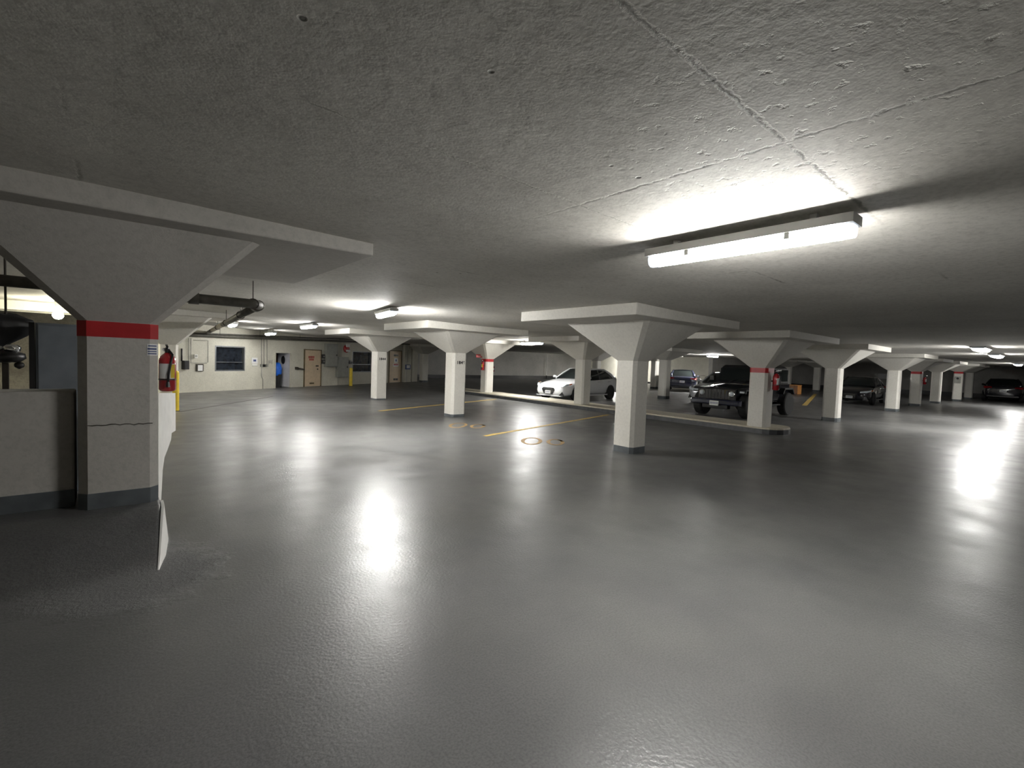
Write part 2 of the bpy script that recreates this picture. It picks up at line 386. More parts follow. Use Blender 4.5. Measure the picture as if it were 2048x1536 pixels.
# ---------------------------------------------------------------- wall furniture
def wbox(name, px0, py0, px1, py1, d0, d1, mat, parent=None, bevel=0, z0=None):
    a = wsz(px0, py0); b = wsz(px1, py1); mb = MB(); q = []
    zb = b[1] if z0 is None else z0
    for zz in (zb, a[1]):
        for dd in (d0, d1):
            for ss in (a[0], b[0]): q.append(wpt(ss, zz, dd))
    mb.add(q, [(0, 2, 3, 1), (4, 5, 7, 6), (0, 1, 5, 4), (2, 6, 7, 3), (0, 4, 6, 2), (1, 3, 7, 5)])
    return mb.obj(name, mat, parent, bevel=bevel)
def wempty(name, px, py, z=None):
    s, zz = wsz(px, py); return empty(name, wpt(s, zz if z is None else z))
def wframe(px0, py0, px1, py1, t, d0, d1, mat, parent, name='frame'):
    a = wsz(px0, py0); b = wsz(px1, py1); mb = MB()
    for s0, s1, z0, z1 in ((a[0], a[0]+t, b[1], a[1]), (b[0]-t, b[0], b[1], a[1]), (a[0]+t, b[0]-t, a[1]-t, a[1]), (a[0]+t, b[0]-t, b[1], b[1]+t)):
        q = [wpt(ss, zz, dd) for zz in (z0, z1) for dd in (d0, d1) for ss in (s0, s1)]
        mb.add(q, [(0, 2, 3, 1), (4, 5, 7, 6), (0, 1, 5, 4), (2, 6, 7, 3), (0, 4, 6, 2), (1, 3, 7, 5)])
    return mb.obj(name, mat, parent)
def window(name, r, label, mull):
    t = struct(wempty(name, (r[0]+r[2])/2, r[3])); tag(t, label, 'window')
    wframe(*r, .03, -.13, .005, mFRM, t, 'window_frame')
    wbox('pane', r[0]+1, r[1]+1, r[2]-1, mull, -.09, -.07, mGLASS, t); wbox('pane', r[0]+1, mull, r[2]-1, r[3]-1, -.07, -.05, mGLASS, t)
    wbox('sash_bar', r[0], mull-.8, r[2], mull+.8, -.06, -.01, mFRM, t)
    return t
w1 = window('window_1', (430, 691, 489.5, 742), 'dark window with a low sash bar, left of the open door', 724.5)
window('window_2', (705, 702, 743, 744), 'dark window half hidden by the column numbered 1844', 729)
# open doorway with its leaf and the room behind
d1 = struct(wempty('door_1', 565.5, 778, -1)); tag(d1, 'open doorway with pale leaf swung inward and dark room behind', 'door')
wframe(549, 703, 582, 781, .035, -.12, .02, mWALL, d1, 'door_frame')
a = wsz(581, 704); hz = a[1]-.04; sR = a[0]-.04
q = [(0, 0), (-.26, -.40)]
mb = MB(); P0 = (sR, -.01); P1 = (sR-.02, -.42)
def wq(sd, z): return wpt(sd[0], z, sd[1])
nrm = Vector((-(P1[1]-P0[1]), (P1[0]-P0[0]))).normalized()*.025
loop = [P0, P1, (P1[0]+nrm.x, P1[1]+nrm.y), (P0[0]+nrm.x, P0[1]+nrm.y)]
mb.loft([[wq(p, -.985) for p in loop], [wq(p, hz) for p in loop]]); leaf = mb.obj('door_leaf', mLEAF, d1)
mid = ((P0[0]+P1[0])/2-.01*0, (P0[1]+P1[1])/2)
dv = Vector((P1[0]-P0[0], P1[1]-P0[1])).normalized()
mb = MB(); cz = hz-.2
mb.prism([wq((mid[0]+dv.x*.07*math.cos(t)-nrm.x*.3, mid[1]+dv.y*.07*math.cos(t)-nrm.y*.3), cz+.12*math.sin(t)) for t in [2*math.pi*k/14 for k in range(14)]], (wq((-nrm.x*.3, -nrm.y*.3), 0)-wq((0, 0), 0)))
mb.obj('round_notice', mBLK, leaf)
rb = MB(); q = [(HD[0]+SB-1.2, -.16), (HD[1]+SB+1.9, -.16), (HD[1]+SB+1.9, -1.7), (HD[0]+SB-1.2, -1.7)]
for a_, b_ in ((1, 2), (2, 3), (3, 0)):
    pa, pb = q[a_], q[b_]
    rb.add([wq(pa, -1), wq(pb, -1), wq(pb, .6), wq(pa, .6)], [(0, 1, 2, 3)])
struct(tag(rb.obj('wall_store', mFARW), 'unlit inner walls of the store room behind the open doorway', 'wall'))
bn = empty('rubbish_bin', wpt(wsz(554.5, 776)[0]+.19, -1, -.21)); tag(bn, 'black bin topped by a bright blue bag inside the open doorway', 'bin')
bs, bo = wsz(554.5, 776)[0]+.19, -.21
def ringw(s, o, r, z, n=12, sq=1.): return [wpt(s+r*math.cos(2*math.pi*k/n), z, o+sq*r*math.sin(2*math.pi*k/n)) for k in range(n)]
MB().loft([ringw(bs, bo, .09, -1), ringw(bs, bo, .125, -.62)]).obj('bin_body', mBLK, bn)
MB().loft([ringw(bs-.02, bo, .09, -.70), ringw(bs-.02, bo, .135, -.58), ringw(bs-.03, bo, .145, -.45), ringw(bs-.02, bo, .11, -.33), ringw(bs, bo, .05, -.28)]).obj('bag', mBLUE, bn, smooth=True)
cb = tag(MB().loft([ringw(bs+.45, bo-.5, .26, -1, 4), ringw(bs+.45, bo-.5, .26, -.08, 4)]).obj('cardboard_stack', mBROWN), 'brown cardboard stacked behind the blue bag in the doorway', 'cardboard')
gs = tag(MB().loft([ringw(bs+.5, bo-1.05, .24, -1, 4), ringw(bs+.5, bo-1.05, .24, .02, 4)]).obj('green_crate_stack', mGREEN), 'dark green crates at the back of the open doorway', 'crate')
# tan door
d2 = struct(wempty('door_2', 623, 774, -1)); tag(d2, 'closed tan door with red lettering beside the grey panels', 'door')
wframe(607.5, 698, 641, 777, .03, -.02, .03, mFRAME, d2, 'door_frame')
lf = wbox('door_leaf', 609.5, 700, 639.5, 774.5, 0., .02, mTAN, d2, z0=-.985)
for row, (ya, yb) in enumerate(((712, 716.5), (717.2, 721))):
    for k in range(5 if row == 0 else 4):
        xx = 616.2+k*2.4+row*1.4; wbox('letter', xx, ya, xx+1.5, yb, .02, .024, mRED, lf)
wbox('door_handle', 630.5, 730.5, 634.5, 733, .02, .055, mDRK, lf); wbox('lock', 633, 737, 634.6, 739.4, .02, .04, mDRK, lf)
wbox('kick_notice', 618, 765, 627, 768, .02, .023, mFRAME, lf)
# tan door at the right end
d3 = struct(wempty('door_3', 790, 765, -1)); tag(d3, 'tan double-vented door with white notice, right of the column numbered 1844', 'door')
wframe(778, 700, 801.5, 768, .03, -.02, .03, mFRAME, d3, 'door_frame')
lf = wbox('door_leaf', 779.5, 702, 800, 765, 0., .02, mTAN, d3, z0=-.985)
for x0 in (787, 791.6):
    wbox('vent', x0, 708.8, x0+3.6, 712.6, .02, .03, mBLK, lf); wbox('vent', x0-1, 756.6, x0+2.6, 760.6, .02, .03, mBLK, lf)
nt_ = wbox('notice', 787.6, 716, 794.6, 725.6, .02, .026, mPAPER, lf); wbox('symbol', 790, 718.6, 792, 723, .026, .029, mINK, nt_)
nt_ = wbox('red_notice', 785.5, 727, 796, 733, .02, .026, mPAPER, lf); wbox('red_print', 786.5, 727.8, 795, 730.6, .026, .029, mRED, nt_)
# pilasters past door 3
for (x0, x1, nm) in ((804.5, 817.5, 'pale pilaster carrying the framed notice, right of the vented tan door'), (820, 830.5, 'pale pilaster at the end of the service wall beside a red pipe')):
    s0 = wsz(x0, 760)[0]; s1 = wsz(x1, 760)[0]
    o = MB().add([wpt(s, z, d) for z in (-1, .53) for d in (.0, .10) for s in (s0, s1)], [(0, 2, 3, 1), (4, 5, 7, 6), (0, 1, 5, 4), (2, 6, 7, 3), (0, 4, 6, 2), (1, 3, 7, 5)]).obj('pilaster', mWALL, bevel=.01); tag(o, nm, 'pilaster')
fn = wempty('framed_notice', 811, 738); tag(fn, 'small framed notice hanging on the pale pilaster by the vented door', 'notice')
wbox('frame', 806.3, 729, 815.6, 738.5, .10, .125, mINK, fn); wbox('sheet', 808, 730.2, 814.2, 736.3, .125, .13, mPAPER, fn)
s, z = wsz(811, 718); MB().tube([wpt(s, wsz(811, 700)[1], .11), wpt(s, wsz(811, 724)[1], .11)], .008, 6).obj('cord', mDRK, fn)
s, z = wsz(818.8, 760); rp = tag(MB().tube([wpt(s, -1, .05), wpt(s, .55, .05)], .035, 10).obj('standpipe', mFRAME, smooth=True), 'thin brown standpipe between the two pale pilasters', 'pipe')
# panels and boxes
def cab(px, label, name='electrical_panel', d=.11, mat=mGREY):
    t = wempty(name, (px[0]+px[2])/2, px[3]); tag(t, label, 'panel')
    wbox('enclosure', *px, 0, d, mat, t, bevel=.008); m = 1.3
    dr = wbox('panel_door', px[0]+m, px[1]+m, px[2]-m, px[3]-m, d, d+.012, mat, t, bevel=.004)
    wbox('latch', px[2]-m-2.2, (px[1]+px[3])/2-1.5, px[2]-m-1, (px[1]+px[3])/2+1.5, d+.012, d+.03, mDRK, dr)
    return t
cab((648.5, 687, 670, 733.5), 'taller grey electrical panel right of the tan door')
cab((671.5, 713.5, 691.5, 754), 'lower grey electrical panel under the red alarm bell')
for y0, lb in ((708.5, 'upper of two small black boxes beside the tan door'), (719, 'lower of two small black boxes beside the tan door')):
    t = tag(wempty('switch_box', 645, y0+8.5), lb, 'switch box'); wbox('box', 641.2, y0, 647.2, y0+8.5, 0, .06, mBLK, t, bevel=.006); wbox('toggle', 644, y0+3, 645.4, y0+5.5, .06, .075, mCOND, t)
t = tag(wempty('alarm_bell', 691, 706), 'round red fire alarm bell with white strobe above the lower grey panel', 'alarm bell')
s, z = wsz(692, 697.5); r = .12
mb = MB(); rings = []
for rr, dd in ((r*1.1, 0.), (r*1.1, .03), (r, .05), (r*.7, .075), (r*.25, .085)):
    rings.append([wpt(s+rr*math.cos(k*math.pi/9), z+rr*math.sin(k*math.pi/9), dd) for k in range(18)])
mb.loft(rings).obj('gong', mREDG, t, smooth=True); wbox('strobe', 689.2, 688, 694.6, 694.5, .05, .11, mWHITE, t, bevel=.006); wbox('name_plate', 688.5, 699.5, 696.5, 703.5, .07, .09, mPAPER, t)
wbox('back_plate', 688, 692, 696, 703, 0, .012, mRED, t)
t = tag(wempty('wall_phone', 700, 727.5), 'small black wall telephone left of the half-hidden window', 'telephone'); wbox('body', 696.6, 722.5, 703.2, 727.8, 0, .05, mBLK, t, bevel=.006); wbox('handset', 697.2, 720.6, 702.6, 723, .03, .06, mCOND, t)
t = tag(wempty('junction_box', 692.5, 728), 'narrow black junction box touching the lower grey panel', 'junction box'); wbox('box', 693, 719, 695.4, 728, 0, .05, mBLK, t); wbox('cover_screw', 693.7, 722.5, 694.5, 724, .05, .056, mCOND, t)
def conduit(name, pts, r, label, mat=mCOND, off=.03, cat='conduit'):
    return tag(MB().tube([wpt(*wsz(*p), off) for p in pts], r, 6).obj(name, mat, smooth=True), label, cat)
for i, x in enumerate((674.5, 677.5, 680.5)): conduit('conduit', [(x, 684), (x, 713.6)], .011, ['leftmost', 'middle', 'rightmost'][i]+' of three short conduits rising from the lower grey panel')
conduit('conduit', [(674.5, 754), (674.5, 774)], .012, 'thin conduit running from the lower grey panel to the floor')
for i, x in enumerate((521.5, 526.5, 532.5)):
    conduit('conduit', [(x, 678), (x, 729.5)], .012, ['left', 'middle', 'right'][i]+' of three parallel conduits between the window and the open door')
    t = tag(wempty('outlet_box', x, 733.4), ['left', 'middle', 'right'][i]+' of three small outlet boxes between the window and the open door', 'outlet box')
    wbox('box', x-1.6, 728.6, x+1.6, 733.6, 0, .05, (mCOND, mBLK, mCOND)[i], t); wbox('cover', x-1.1, 729.4, x+1.1, 732.8, .05, .056, (mCOND, mBLK, mCOND)[i], t)
conduit('conduit', [(521.5, 733), (521.5, 752), (524, 759), (524, 781)], .014, 'bent conduit dropping from the left outlet box to the floor')
conduit('conduit', [(375.5, 676), (375.5, 724)], .012, 'left of two conduits dropping beside the small white meter box')
conduit('conduit', [(380, 676), (380, 725.5), (412, 726.3)], .012, 'right of two conduits dropping beside the small white meter box')
conduit('conduit', [(385, 680), (414.3, 681), (414, 725)], .011, 'conduit bent in a loop left of the dark window')
conduit('conduit', [(361.5, 697), (361.5, 722)], .03, 'thick black pipe above the black wall box', mBLK)
t = tag(wempty('wall_box', 367.5, 738.5), 'black wall box behind the yellow bollard', 'wall box'); wbox('box', 362.5, 721, 373, 738.5, 0, .1, mBLK, t, bevel=.01); wbox('cover', 363.6, 722.5, 371.9, 737, .1, .11, mBLK, t)
t = tag(wempty('meter_box', 389, 716.5), 'small white meter box left of the dark window', 'meter box'); wbox('box', 385.8, 708.6, 392.3, 716.4, 0, .06, mWHITE, t, bevel=.006); wbox('dial', 387.4, 710.3, 390.6, 713.6, .06, .068, mCOND, t)
t = tag(wempty('framed_notice', 398, 742.5), 'dark framed notice with white sheet under the meter box', 'notice'); wbox('frame', 391.2, 728, 405.4, 742.6, 0, .03, mDRK, t); wbox('sheet', 394, 730, 403.4, 741.5, .03, .034, mPAPER, t)
t = tag(wempty('notice', 508.8, 727), 'white notice with dark print right of the window', 'notice'); wbox('sheet', 503, 715.3, 514.5, 727, 0, .012, mPAPER, t); wbox('print', 506, 719, 511.5, 723, .012, .015, mINK, t)
t = tag(wempty('notice', 508.8, 732.2), 'narrow faded strip notice under the white notice', 'notice'); wbox('sheet', 504, 727.8, 514.2, 732.2, 0, .008, mWHITE, t); wbox('border', 504, 731.4, 514.2, 732.2, .008, .01, mCOND, t)
t = tag(wempty('graffiti', 541, 728), 'faint scribbled marks on the wall left of the open door', 'marking')
for k, (xa, ya, xb, yb) in enumerate(((537, 721, 538, 729), (539.5, 720, 540.5, 727), (543, 720.5, 544, 728), (538, 724, 544, 725))): wbox('stroke', xa, ya, xb, yb, 0, .004, mCOND, t)
t = tag(wempty('wall_bracket', 597.5, 739), 'dark slanting bracket between the open door and tan door', 'bracket')
q = [wsz(590, 734.4), (wsz(606, 737.4)), wsz(606, 740), wsz(590, 738)]
MB().prism([wpt(s, z, 0) for s, z in q], (WN*EYE*.07)[:]).obj('arm', mDRK, t)
q = [wsz(589.8, 733.6), wsz(592.5, 734), wsz(592.5, 739.5), wsz(589.8, 739)]
MB().prism([wpt(s, z, 0) for s, z in q], (WN*EYE*.09)[:]).obj('end_plate', mDRK, t)
# pipe run under the ceiling along the service wall
rn = empty('pipe_run', wpt(*wsz(560, 678), .1)); tag(rn, 'dark pipe run under the ceiling along the service wall', 'pipe')
MB().tube([wpt(*wsz(x, 671+.0405*(x-400), .12), .12) for x in (330, 400, 560, 700, 826)], .055, 10).obj('pipe', mPIPE, rn, smooth=True)
MB().tube([wpt(*wsz(x, 667+.039*(x-400), .06), .06) for x in (330, 400, 560, 700, 826)], .03, 8).obj('pipe', mPIPE, rn, smooth=True)
for x in (440, 520, 600, 680, 770):
    s, z = wsz(x, 671+.0405*(x-400), .12); MB().tube([wpt(s, z, .12), wpt(s, .66, .12)], .008, 5).obj('hanger_rod', mDRK, rn)
# bent drain pipe behind the near left column
dp = empty('drain_pipe', M3(1., 4.65, .42)); tag(dp, 'bent dark drain pipe hanging under the ceiling behind the near left column', 'pipe')
el = gnd(521, 609, .42); fa = gnd(412, 667, .42)
p0 = el+Vector((-1.9, 0, 0)); dirf = (fa-el).normalized(); pts = [p0, el+Vector((-.5, 0, 0)), el+Vector((-.12, 0, 0))]
for k in range(1, 6):
    t = k/6; pts.append((el+Vector((-.12, 0, 0)))*(1-t)**2+el*2*t*(1-t)+(el+dirf*.14)*t*t)
pts += [el+dirf*.14]
W = lambda v: M3(v.x, v.y, v.z)
MB().tube([W(p) for p in pts], .066, 14).obj('near_pipe', mPIPE, dp, smooth=True)
MB().tube([W(el+dirf*.12), W(el+dirf*.30)], .08, 14).obj('coupling', mPIPE, dp, smooth=True)
MB().tube([W(el+dirf*.28), W(el+dirf*4.2)], .062, 14).obj('far_pipe', mPIPE, dp, smooth=True)
MB().tube([W(el+dirf*4.2), W(el+dirf*7.0)], .064, 12).obj('pale_pipe', mCURB, dp, smooth=True)
MB().tube([W(el+dirf*7.0), W(el+dirf*8.9)], .062, 12).obj('end_pipe', mPIPE, dp, smooth=True)
MB().tube([W(el+Vector((-.53, 0, 0))), W(el+Vector((-.46, 0, 0)))], .08, 14).obj('coupling', mPIPE, dp, smooth=True)
for q in (el+Vector((-.06, 0, 0)), el+dirf*1.6, el+dirf*3.6, el+dirf*5.4):
    MB().tube([W(q), M3(q.x, q.y, ch(q.x)+.002)], .007, 6).obj('hanger_rod', mDRK, dp)
    MB().lathe([(.078, -.012), (.078, .012)], 14, W(q), 'y').obj('hanger_ring', mDRK, dp)

# ---------------------------------------------------------------- columns
HW = .14; CHF = .036
def octo(h, c, x=0, y=0, z=0):
    return [(x-h+c, y-h, z), (x+h-c, y-h, z), (x+h, y-h+c, z), (x+h, y+h-c, z), (x+h-c, y+h, z), (x-h+c, y+h, z), (x-h, y+h-c, z), (x-h, y-h+c, z)]
def sc(ring): return [Vector((p[0]*EYE, p[1]*EYE, p[2]*EYE)) for p in ring]
def text_mesh(txt, size):
    c = bpy.data.curves.new('t', 'FONT'); c.body = txt; c.size = size; c.align_x = 'CENTER'; c.align_y = 'CENTER'; c.extrude = .0015; c.space_character = 1.15; c.offset = .004*size/.1
    o = bpy.data.objects.new('t', c); COL.objects.link(o); dg = bpy.context.evaluated_depsgraph_get(); me = bpy.data.meshes.new_from_object(o.evaluated_get(dg))
    bpy.data.objects.remove(o); bpy.data.curves.remove(c); return me
def column(x, y, label, cap=.09, base=-1., band=False, number=None, panel=(1.0, 1.0, .75, .75), flare=.42, pt=.095, paint=.075, ceilz=None, hw=HW, mat=None):
    mat = mat or mCOL
    c = ch(x) if ceilz is None else ceilz
    t = empty('concrete_column', M3(x, y, base)); tag(t, label, 'column', 'concrete columns with flared capitals')
    L = lambda z: z-base
    MB().loft([sc(octo(hw, CHF, z=L(base)-0)), sc(octo(hw, CHF, z=L(cap)))]).obj('shaft', mat, t, local=True)
    ct = c-pt
    MB().loft([sc(octo(hw, CHF, z=L(cap))), sc(octo(hw+flare, CHF*1.2, z=L(ct)))]).obj('capital', mat, t, local=True)
    x0, x1, y0, y1 = panel
    MB().box(-x0*EYE, x1*EYE, -y0*EYE, y1*EYE, L(ct)*EYE, (L(c)+.02)*EYE).obj('drop_panel', mat, t, local=True, bevel=.012)
    if paint: MB().loft([sc(octo(hw+.002, CHF, z=L(base)+.001)), sc(octo(hw+.002, CHF, z=L(base)+paint))]).obj('base_band', mBASE, t, local=True)
    if band: MB().loft([sc(octo(hw+.002, CHF, z=L(cap)-.078)), sc(octo(hw+.002, CHF, z=L(cap)-.002))]).obj('red_band', mRED, t, local=True)
    if number:
        me = text_mesh(number, .12); me.materials.append(mBLK)
        o = bpy.data.objects.new('stencilled_number', me); COL.objects.link(o); o.parent = t
        o.location = (0.02, -(hw+.001)*EYE, L(cap-.165)*EYE); o.rotation_euler = (math.pi/2, 0, 0)
    return t
LHW = .158; LCX = .178-LHW
mCOLV = concrete('column_paint_vignetted', (.44, .425, .39), (.52, .50, .465), .6, .3, pits=.05)  # column paint darkened: lens vignetting put into the colour, near column and half wall
LC = column(LCX, 3.273, 'nearest column at left with red band, extinguisher and wide flared capital', cap=.125, base=-.815, band=True, panel=(1.6, 1.08, .72, .8), flare=.40, pt=.09, paint=.085, hw=LHW, mat=mCOLV)
column(4.60, 3.366, 'nearest cream column in the middle of the open floor', cap=.05, panel=(1.02, .95, .76, .82), flare=.42, pt=.09, paint=.075)
column(4.575, 7.05, 'cream column stencilled with the number 1846', cap=.105, number='1846', paint=.05)
column(4.725, 10.52, 'cream column stencilled with the number 1844', cap=.105, number='1844', paint=.03)
column(.68, 9.80, 'column behind the near left column, beside the yellow bollard', cap=.07, panel=(1., .95, .7, .75))
C968 = column(8.09, 10.84, 'red-banded column at the far left end of the kerb island', cap=.035, base=-.9, band=True, paint=0)
column(8.065, 7.23, 'column on the kerb island directly in front of the white sedan', cap=.085, base=-.9, paint=0)
C1520 = column(7.96, 3.34, 'red-banded column on the near end of the kerb island by the black off-roader', cap=.034, base=-.9, band=True, paint=0)
column(11.41, 3.36, 'shaded column between the black off-roader and the black sedan', cap=.085, panel=(.8, .8, .75, .75))
column(16.4, 3.40, 'cream column right of the black sedan', cap=.115, panel=(.85, .85, .75, .75))
C1835 = column(20.3, 3.62, 'red-banded column second right of the black sedan', cap=.13, band=True, panel=(.85, .85, .75, .75))
column(23.3, 3.58, 'plain column just right of the second red-banded far column', cap=.15, panel=(.85, .85, .7, .7))
C1917 = column(26.9, 3.46, 'farthest red-banded column at the right with a dark number plate', cap=.22, band=True, panel=(.85, .85, .7, .7))
column(30.2, 3.5, 'faint last column before the far right wall', cap=.2, panel=(.85, .85, .7, .7))
column(13.15, 8.42, 'column beyond the kerb island left of the dark blue car', cap=.2, panel=(.85, .85, .75, .75), paint=.09)
p = gnd(1308, 777); column(p.x, p.y, 'distant column just right of the middle column, half hidden by the next', cap=.22)
p = gnd(1632, 783); column(p.x, p.y, 'distant pale column right of the orange box', cap=.22, panel=(.9, .9, .7, .7))
p = gnd(1574, 781); column(p.x, p.y, 'distant column peeking over the black off-roader beside the orange box', cap=.2)
column(15.2, 12.9, 'distant column rising behind the hood of the white sedan', cap=.12)
p = gnd(845, 764.5); column(p.x+.1, p.y+.1, 'stained column at the mouth of the dark recess', cap=.16, panel=(.62, .62, .62, .62))
p = gnd(1340, 776); column(19.6, 14.2, 'distant column with a red mark left of the bright wall', cap=.15, band=True)
# details of the near left column
fy = 3.273-LHW-.002
def fpt(px, py, off=0.):
    d = ray(px, py); q = d*((fy-off)/d.y); return M3(q.x, q.y, q.z)
mb = MB(); ptsu = []
random.seed(3)
for k in range(15):
    x = 175+k*9.3; y = 852-.045*(x-175)+random.uniform(-1.6, 1.6); ptsu.append((x, y))
top = [fpt(x, y-random.uniform(.4, 1.1)) for x, y in ptsu]; bot = [fpt(x, y+random.uniform(.4, 1.1)) for x, y in ptsu]
mb.loft([[t, b, b+Vector((0, .004, 0)), t+Vector((0, .004, 0))] for t, b in zip(top, bot)]).obj('crack', mDRK, LC)
# label sheet on its corner
sg = empty('instruction_label', fpt(306, 711)); tag(sg, 'small white label with blue print above the near extinguisher', 'label')
cx = .178; c0 = Vector((cx-CHF, 3.273-LHW, 0)); c1 = Vector((cx, 3.273-LHW+CHF, 0))
za, zb = fpt(304, 688).z, fpt(304, 711).z; xl = fpt(294, 700).x
A_ = Vector((xl, c0.y*EYE-.003, 0)); B_ = Vector((c0.x*EYE, c0.y*EYE-.003, 0)); C_ = Vector((c1.x*EYE+.002, c1.y*EYE-.003, 0))
def strip(z0, z1, o): return [[p+Vector((0, -o, z0)) for p in (A_, B_, C_)], [p+Vector((0, -o, z1)) for p in (A_, B_, C_)]]
mb = MB(); r0, r1 = strip(zb, za, 0); mb.v += r0+r1+[v+Vector((0, .002, 0)) for v in r0+r1]; mb.f += [(0, 1, 4, 3), (1, 2, 5, 4), (6, 7, 10, 9), (7, 8, 11, 10), (0, 3, 9, 6), (2, 5, 11, 8), (0, 1, 7, 6), (1, 2, 8, 7), (3, 4, 10, 9), (4, 5, 11, 10)]
mb.obj('sheet', mPAPER, sg)
for f0, f1, i0 in ((.12, .22, .4), (.36, .50, .2), (.62, .70, .25), (.80, .9, .3)):
    mb = MB(); z1_, z0_ = lerp(za, zb, f0), lerp(za, zb, f1); a = A_.lerp(B_, i0)
    mb.add([a+Vector((0, -.002, z0_)), B_+Vector((0, -.002, z0_)), B_+Vector((0, -.002, z1_)), a+Vector((0, -.002, z1_)), C_.lerp(B_, .2)+Vector((0, -.002, z0_)), C_.lerp(B_, .2)+Vector((0, -.002, z1_))], [(0, 1, 2, 3), (1, 4, 5, 2)]).obj('print_line', mINK, sg)

# ---------------------------------------------------------------- fire extinguishers
def extinguisher(loc, rz, label, s=1., hose=True):
    t = empty('fire_extinguisher', loc, rz); tag(t, label, 'extinguisher'); r = .078*s; h = .40*s
    MB().lathe([(r*.8, 0), (r, .02*s), (r, h-.07*s), (r*.85, h-.03*s), (r*.45, h), (r*.3, h+.012*s)], 20).obj('cylinder', mREDG, t, smooth=True, local=True)
    MB().lathe([(r*.30, h+.01*s), (r*.30, h+.05*s), (r*.2, h+.055*s)], 12).obj('valve', mBLK, t, local=True)
    MB().box(-.012*s, .012*s, -.10*s, .03*s, h+.055*s, h+.068*s).obj('carry_handle', mBLK, t, local=True)
    MB().prism([(-.01*s, .03*s, h+.075*s), (-.01*s, -.11*s, h+.10*s), (-.01*s, -.11*s, h+.088*s), (-.01*s, .03*s, h+.062*s)], (.02*s, 0, 0)).obj('lever', mCHROME, t, local=True)
    MB().lathe([(.018*s, 0), (.018*s, .014*s)], 12, (-.03*s, 0, h+.045*s), 'y').obj('gauge', mCHROME, t, local=True)
    lb = MB(); lb.grid(lambda u, v: ((r+.001)*math.cos(-2.6+u*2.0), (r+.001)*math.sin(-2.6+u*2.0), h*.34+v*h*.40), 12, 1).obj('label_sheet', mPAPER, t, local=True)
    lb = MB(); lb.grid(lambda u, v: ((r+.002)*math.cos(-1.15+u*.55), (r+.002)*math.sin(-1.15+u*.55), h*.36+v*h*.36), 6, 1).obj('yellow_label', mYEL, t, local=True)
    MB().lathe([(r*1.03, h*.30), (r*1.03, h*.335)], 20).obj('strap', mBLK, t, local=True)
    if hose:
        MB().tube([(.02*s, -.02*s, h+.03*s), (.05*s, -.06*s, h-.01*s), (.035*s, -r*1.08, h-.10*s), (.015*s, -r*1.12, h*.45), (.012*s, -r*1.12, h*.24)], .012*s, 8).obj('hose', mBLK, t, smooth=True, local=True)
        MB().tube([(.012*s, -r*1.12, h*.26), (.012*s, -r*1.12, h*.12)], [.013*s, .02*s], 8).obj('nozzle', mBLK, t, local=True)
    MB().box(-r*.4, r*.4, r*.85, r*1.25, h*.5, h*.6).obj('bracket', mDRK, t, local=True)
    return t
d = ray(334, 782); q = d*(3.30/d.y)
XR = .178*EYE
extinguisher((XR+.085, 3.30*EYE, (q.z+1)*EYE), math.radians(-8), 'large red fire extinguisher hung on the near left column', .86)
def col_ext(cx, cy, zb, side, label, s=.95):
    if side == 'L': loc = ((cx-HW)*EYE-.10*s, cy*EYE, (zb+1)*EYE); rz = math.radians(-90)
    else: loc = (cx*EYE+.02, (cy-HW)*EYE-.10*s, (zb+1)*EYE); rz = 0
    return extinguisher(loc, rz, label, s)
col_ext(8.09, 10.80, -.28, 'L', 'fire extinguisher hung on the far kerb island column left of the sedan')
col_ext(7.99, 3.34, -.31, 'F', 'fire extinguisher on the near kerb island column by the black off-roader', 1.05)
col_ext(20.35, 3.62, -.28, 'F', 'fire extinguisher on the second red-banded column right of the black sedan')
q = gnd(945.5, 757.5); extinguisher((16.2*EYE, 21.2*EYE-.12, .62), 0, 'tiny fire extinguisher on the dim far wall between two columns', 1.1)
# red hanging sign above the far island extinguisher
t = empty('flag_sign', M3(8.09-HW, 10.84, .06)); tag(t, 'small red flag sign on the capital of the far kerb island column', 'sign')
MB().box((8.09-HW-.26)*EYE, (8.09-HW-.02)*EYE, 10.84*EYE-.008, 10.84*EYE+.008, (.07+1)*EYE, (.15+1)*EYE).obj('board', mRED, t)
MB().box((8.09-HW-.24)*EYE, (8.09-HW-.05)*EYE, 10.84*EYE-.011, 10.84*EYE-.008, (.10+1)*EYE, (.12+1)*EYE).obj('print', mSTRIPE, t)
t = empty('number_plate_sign', M3(26.9-HW, 3.46, 0)); tag(t, 'dark number plate on the farthest red-banded column', 'sign')
MB().box((26.9-HW)*EYE-.02, (26.9-HW)*EYE-.002, 3.36*EYE, 3.56*EYE, (-.26+1)*EYE, (.02+1)*EYE).obj('board', mCOND, t)
MB().lathe([(.07, -.004), (.07, .0)], 14, ((26.9-HW)*EYE-.02, 3.46*EYE, (-.06+1)*EYE), 'x').obj('digit_mark', mBLK, t)

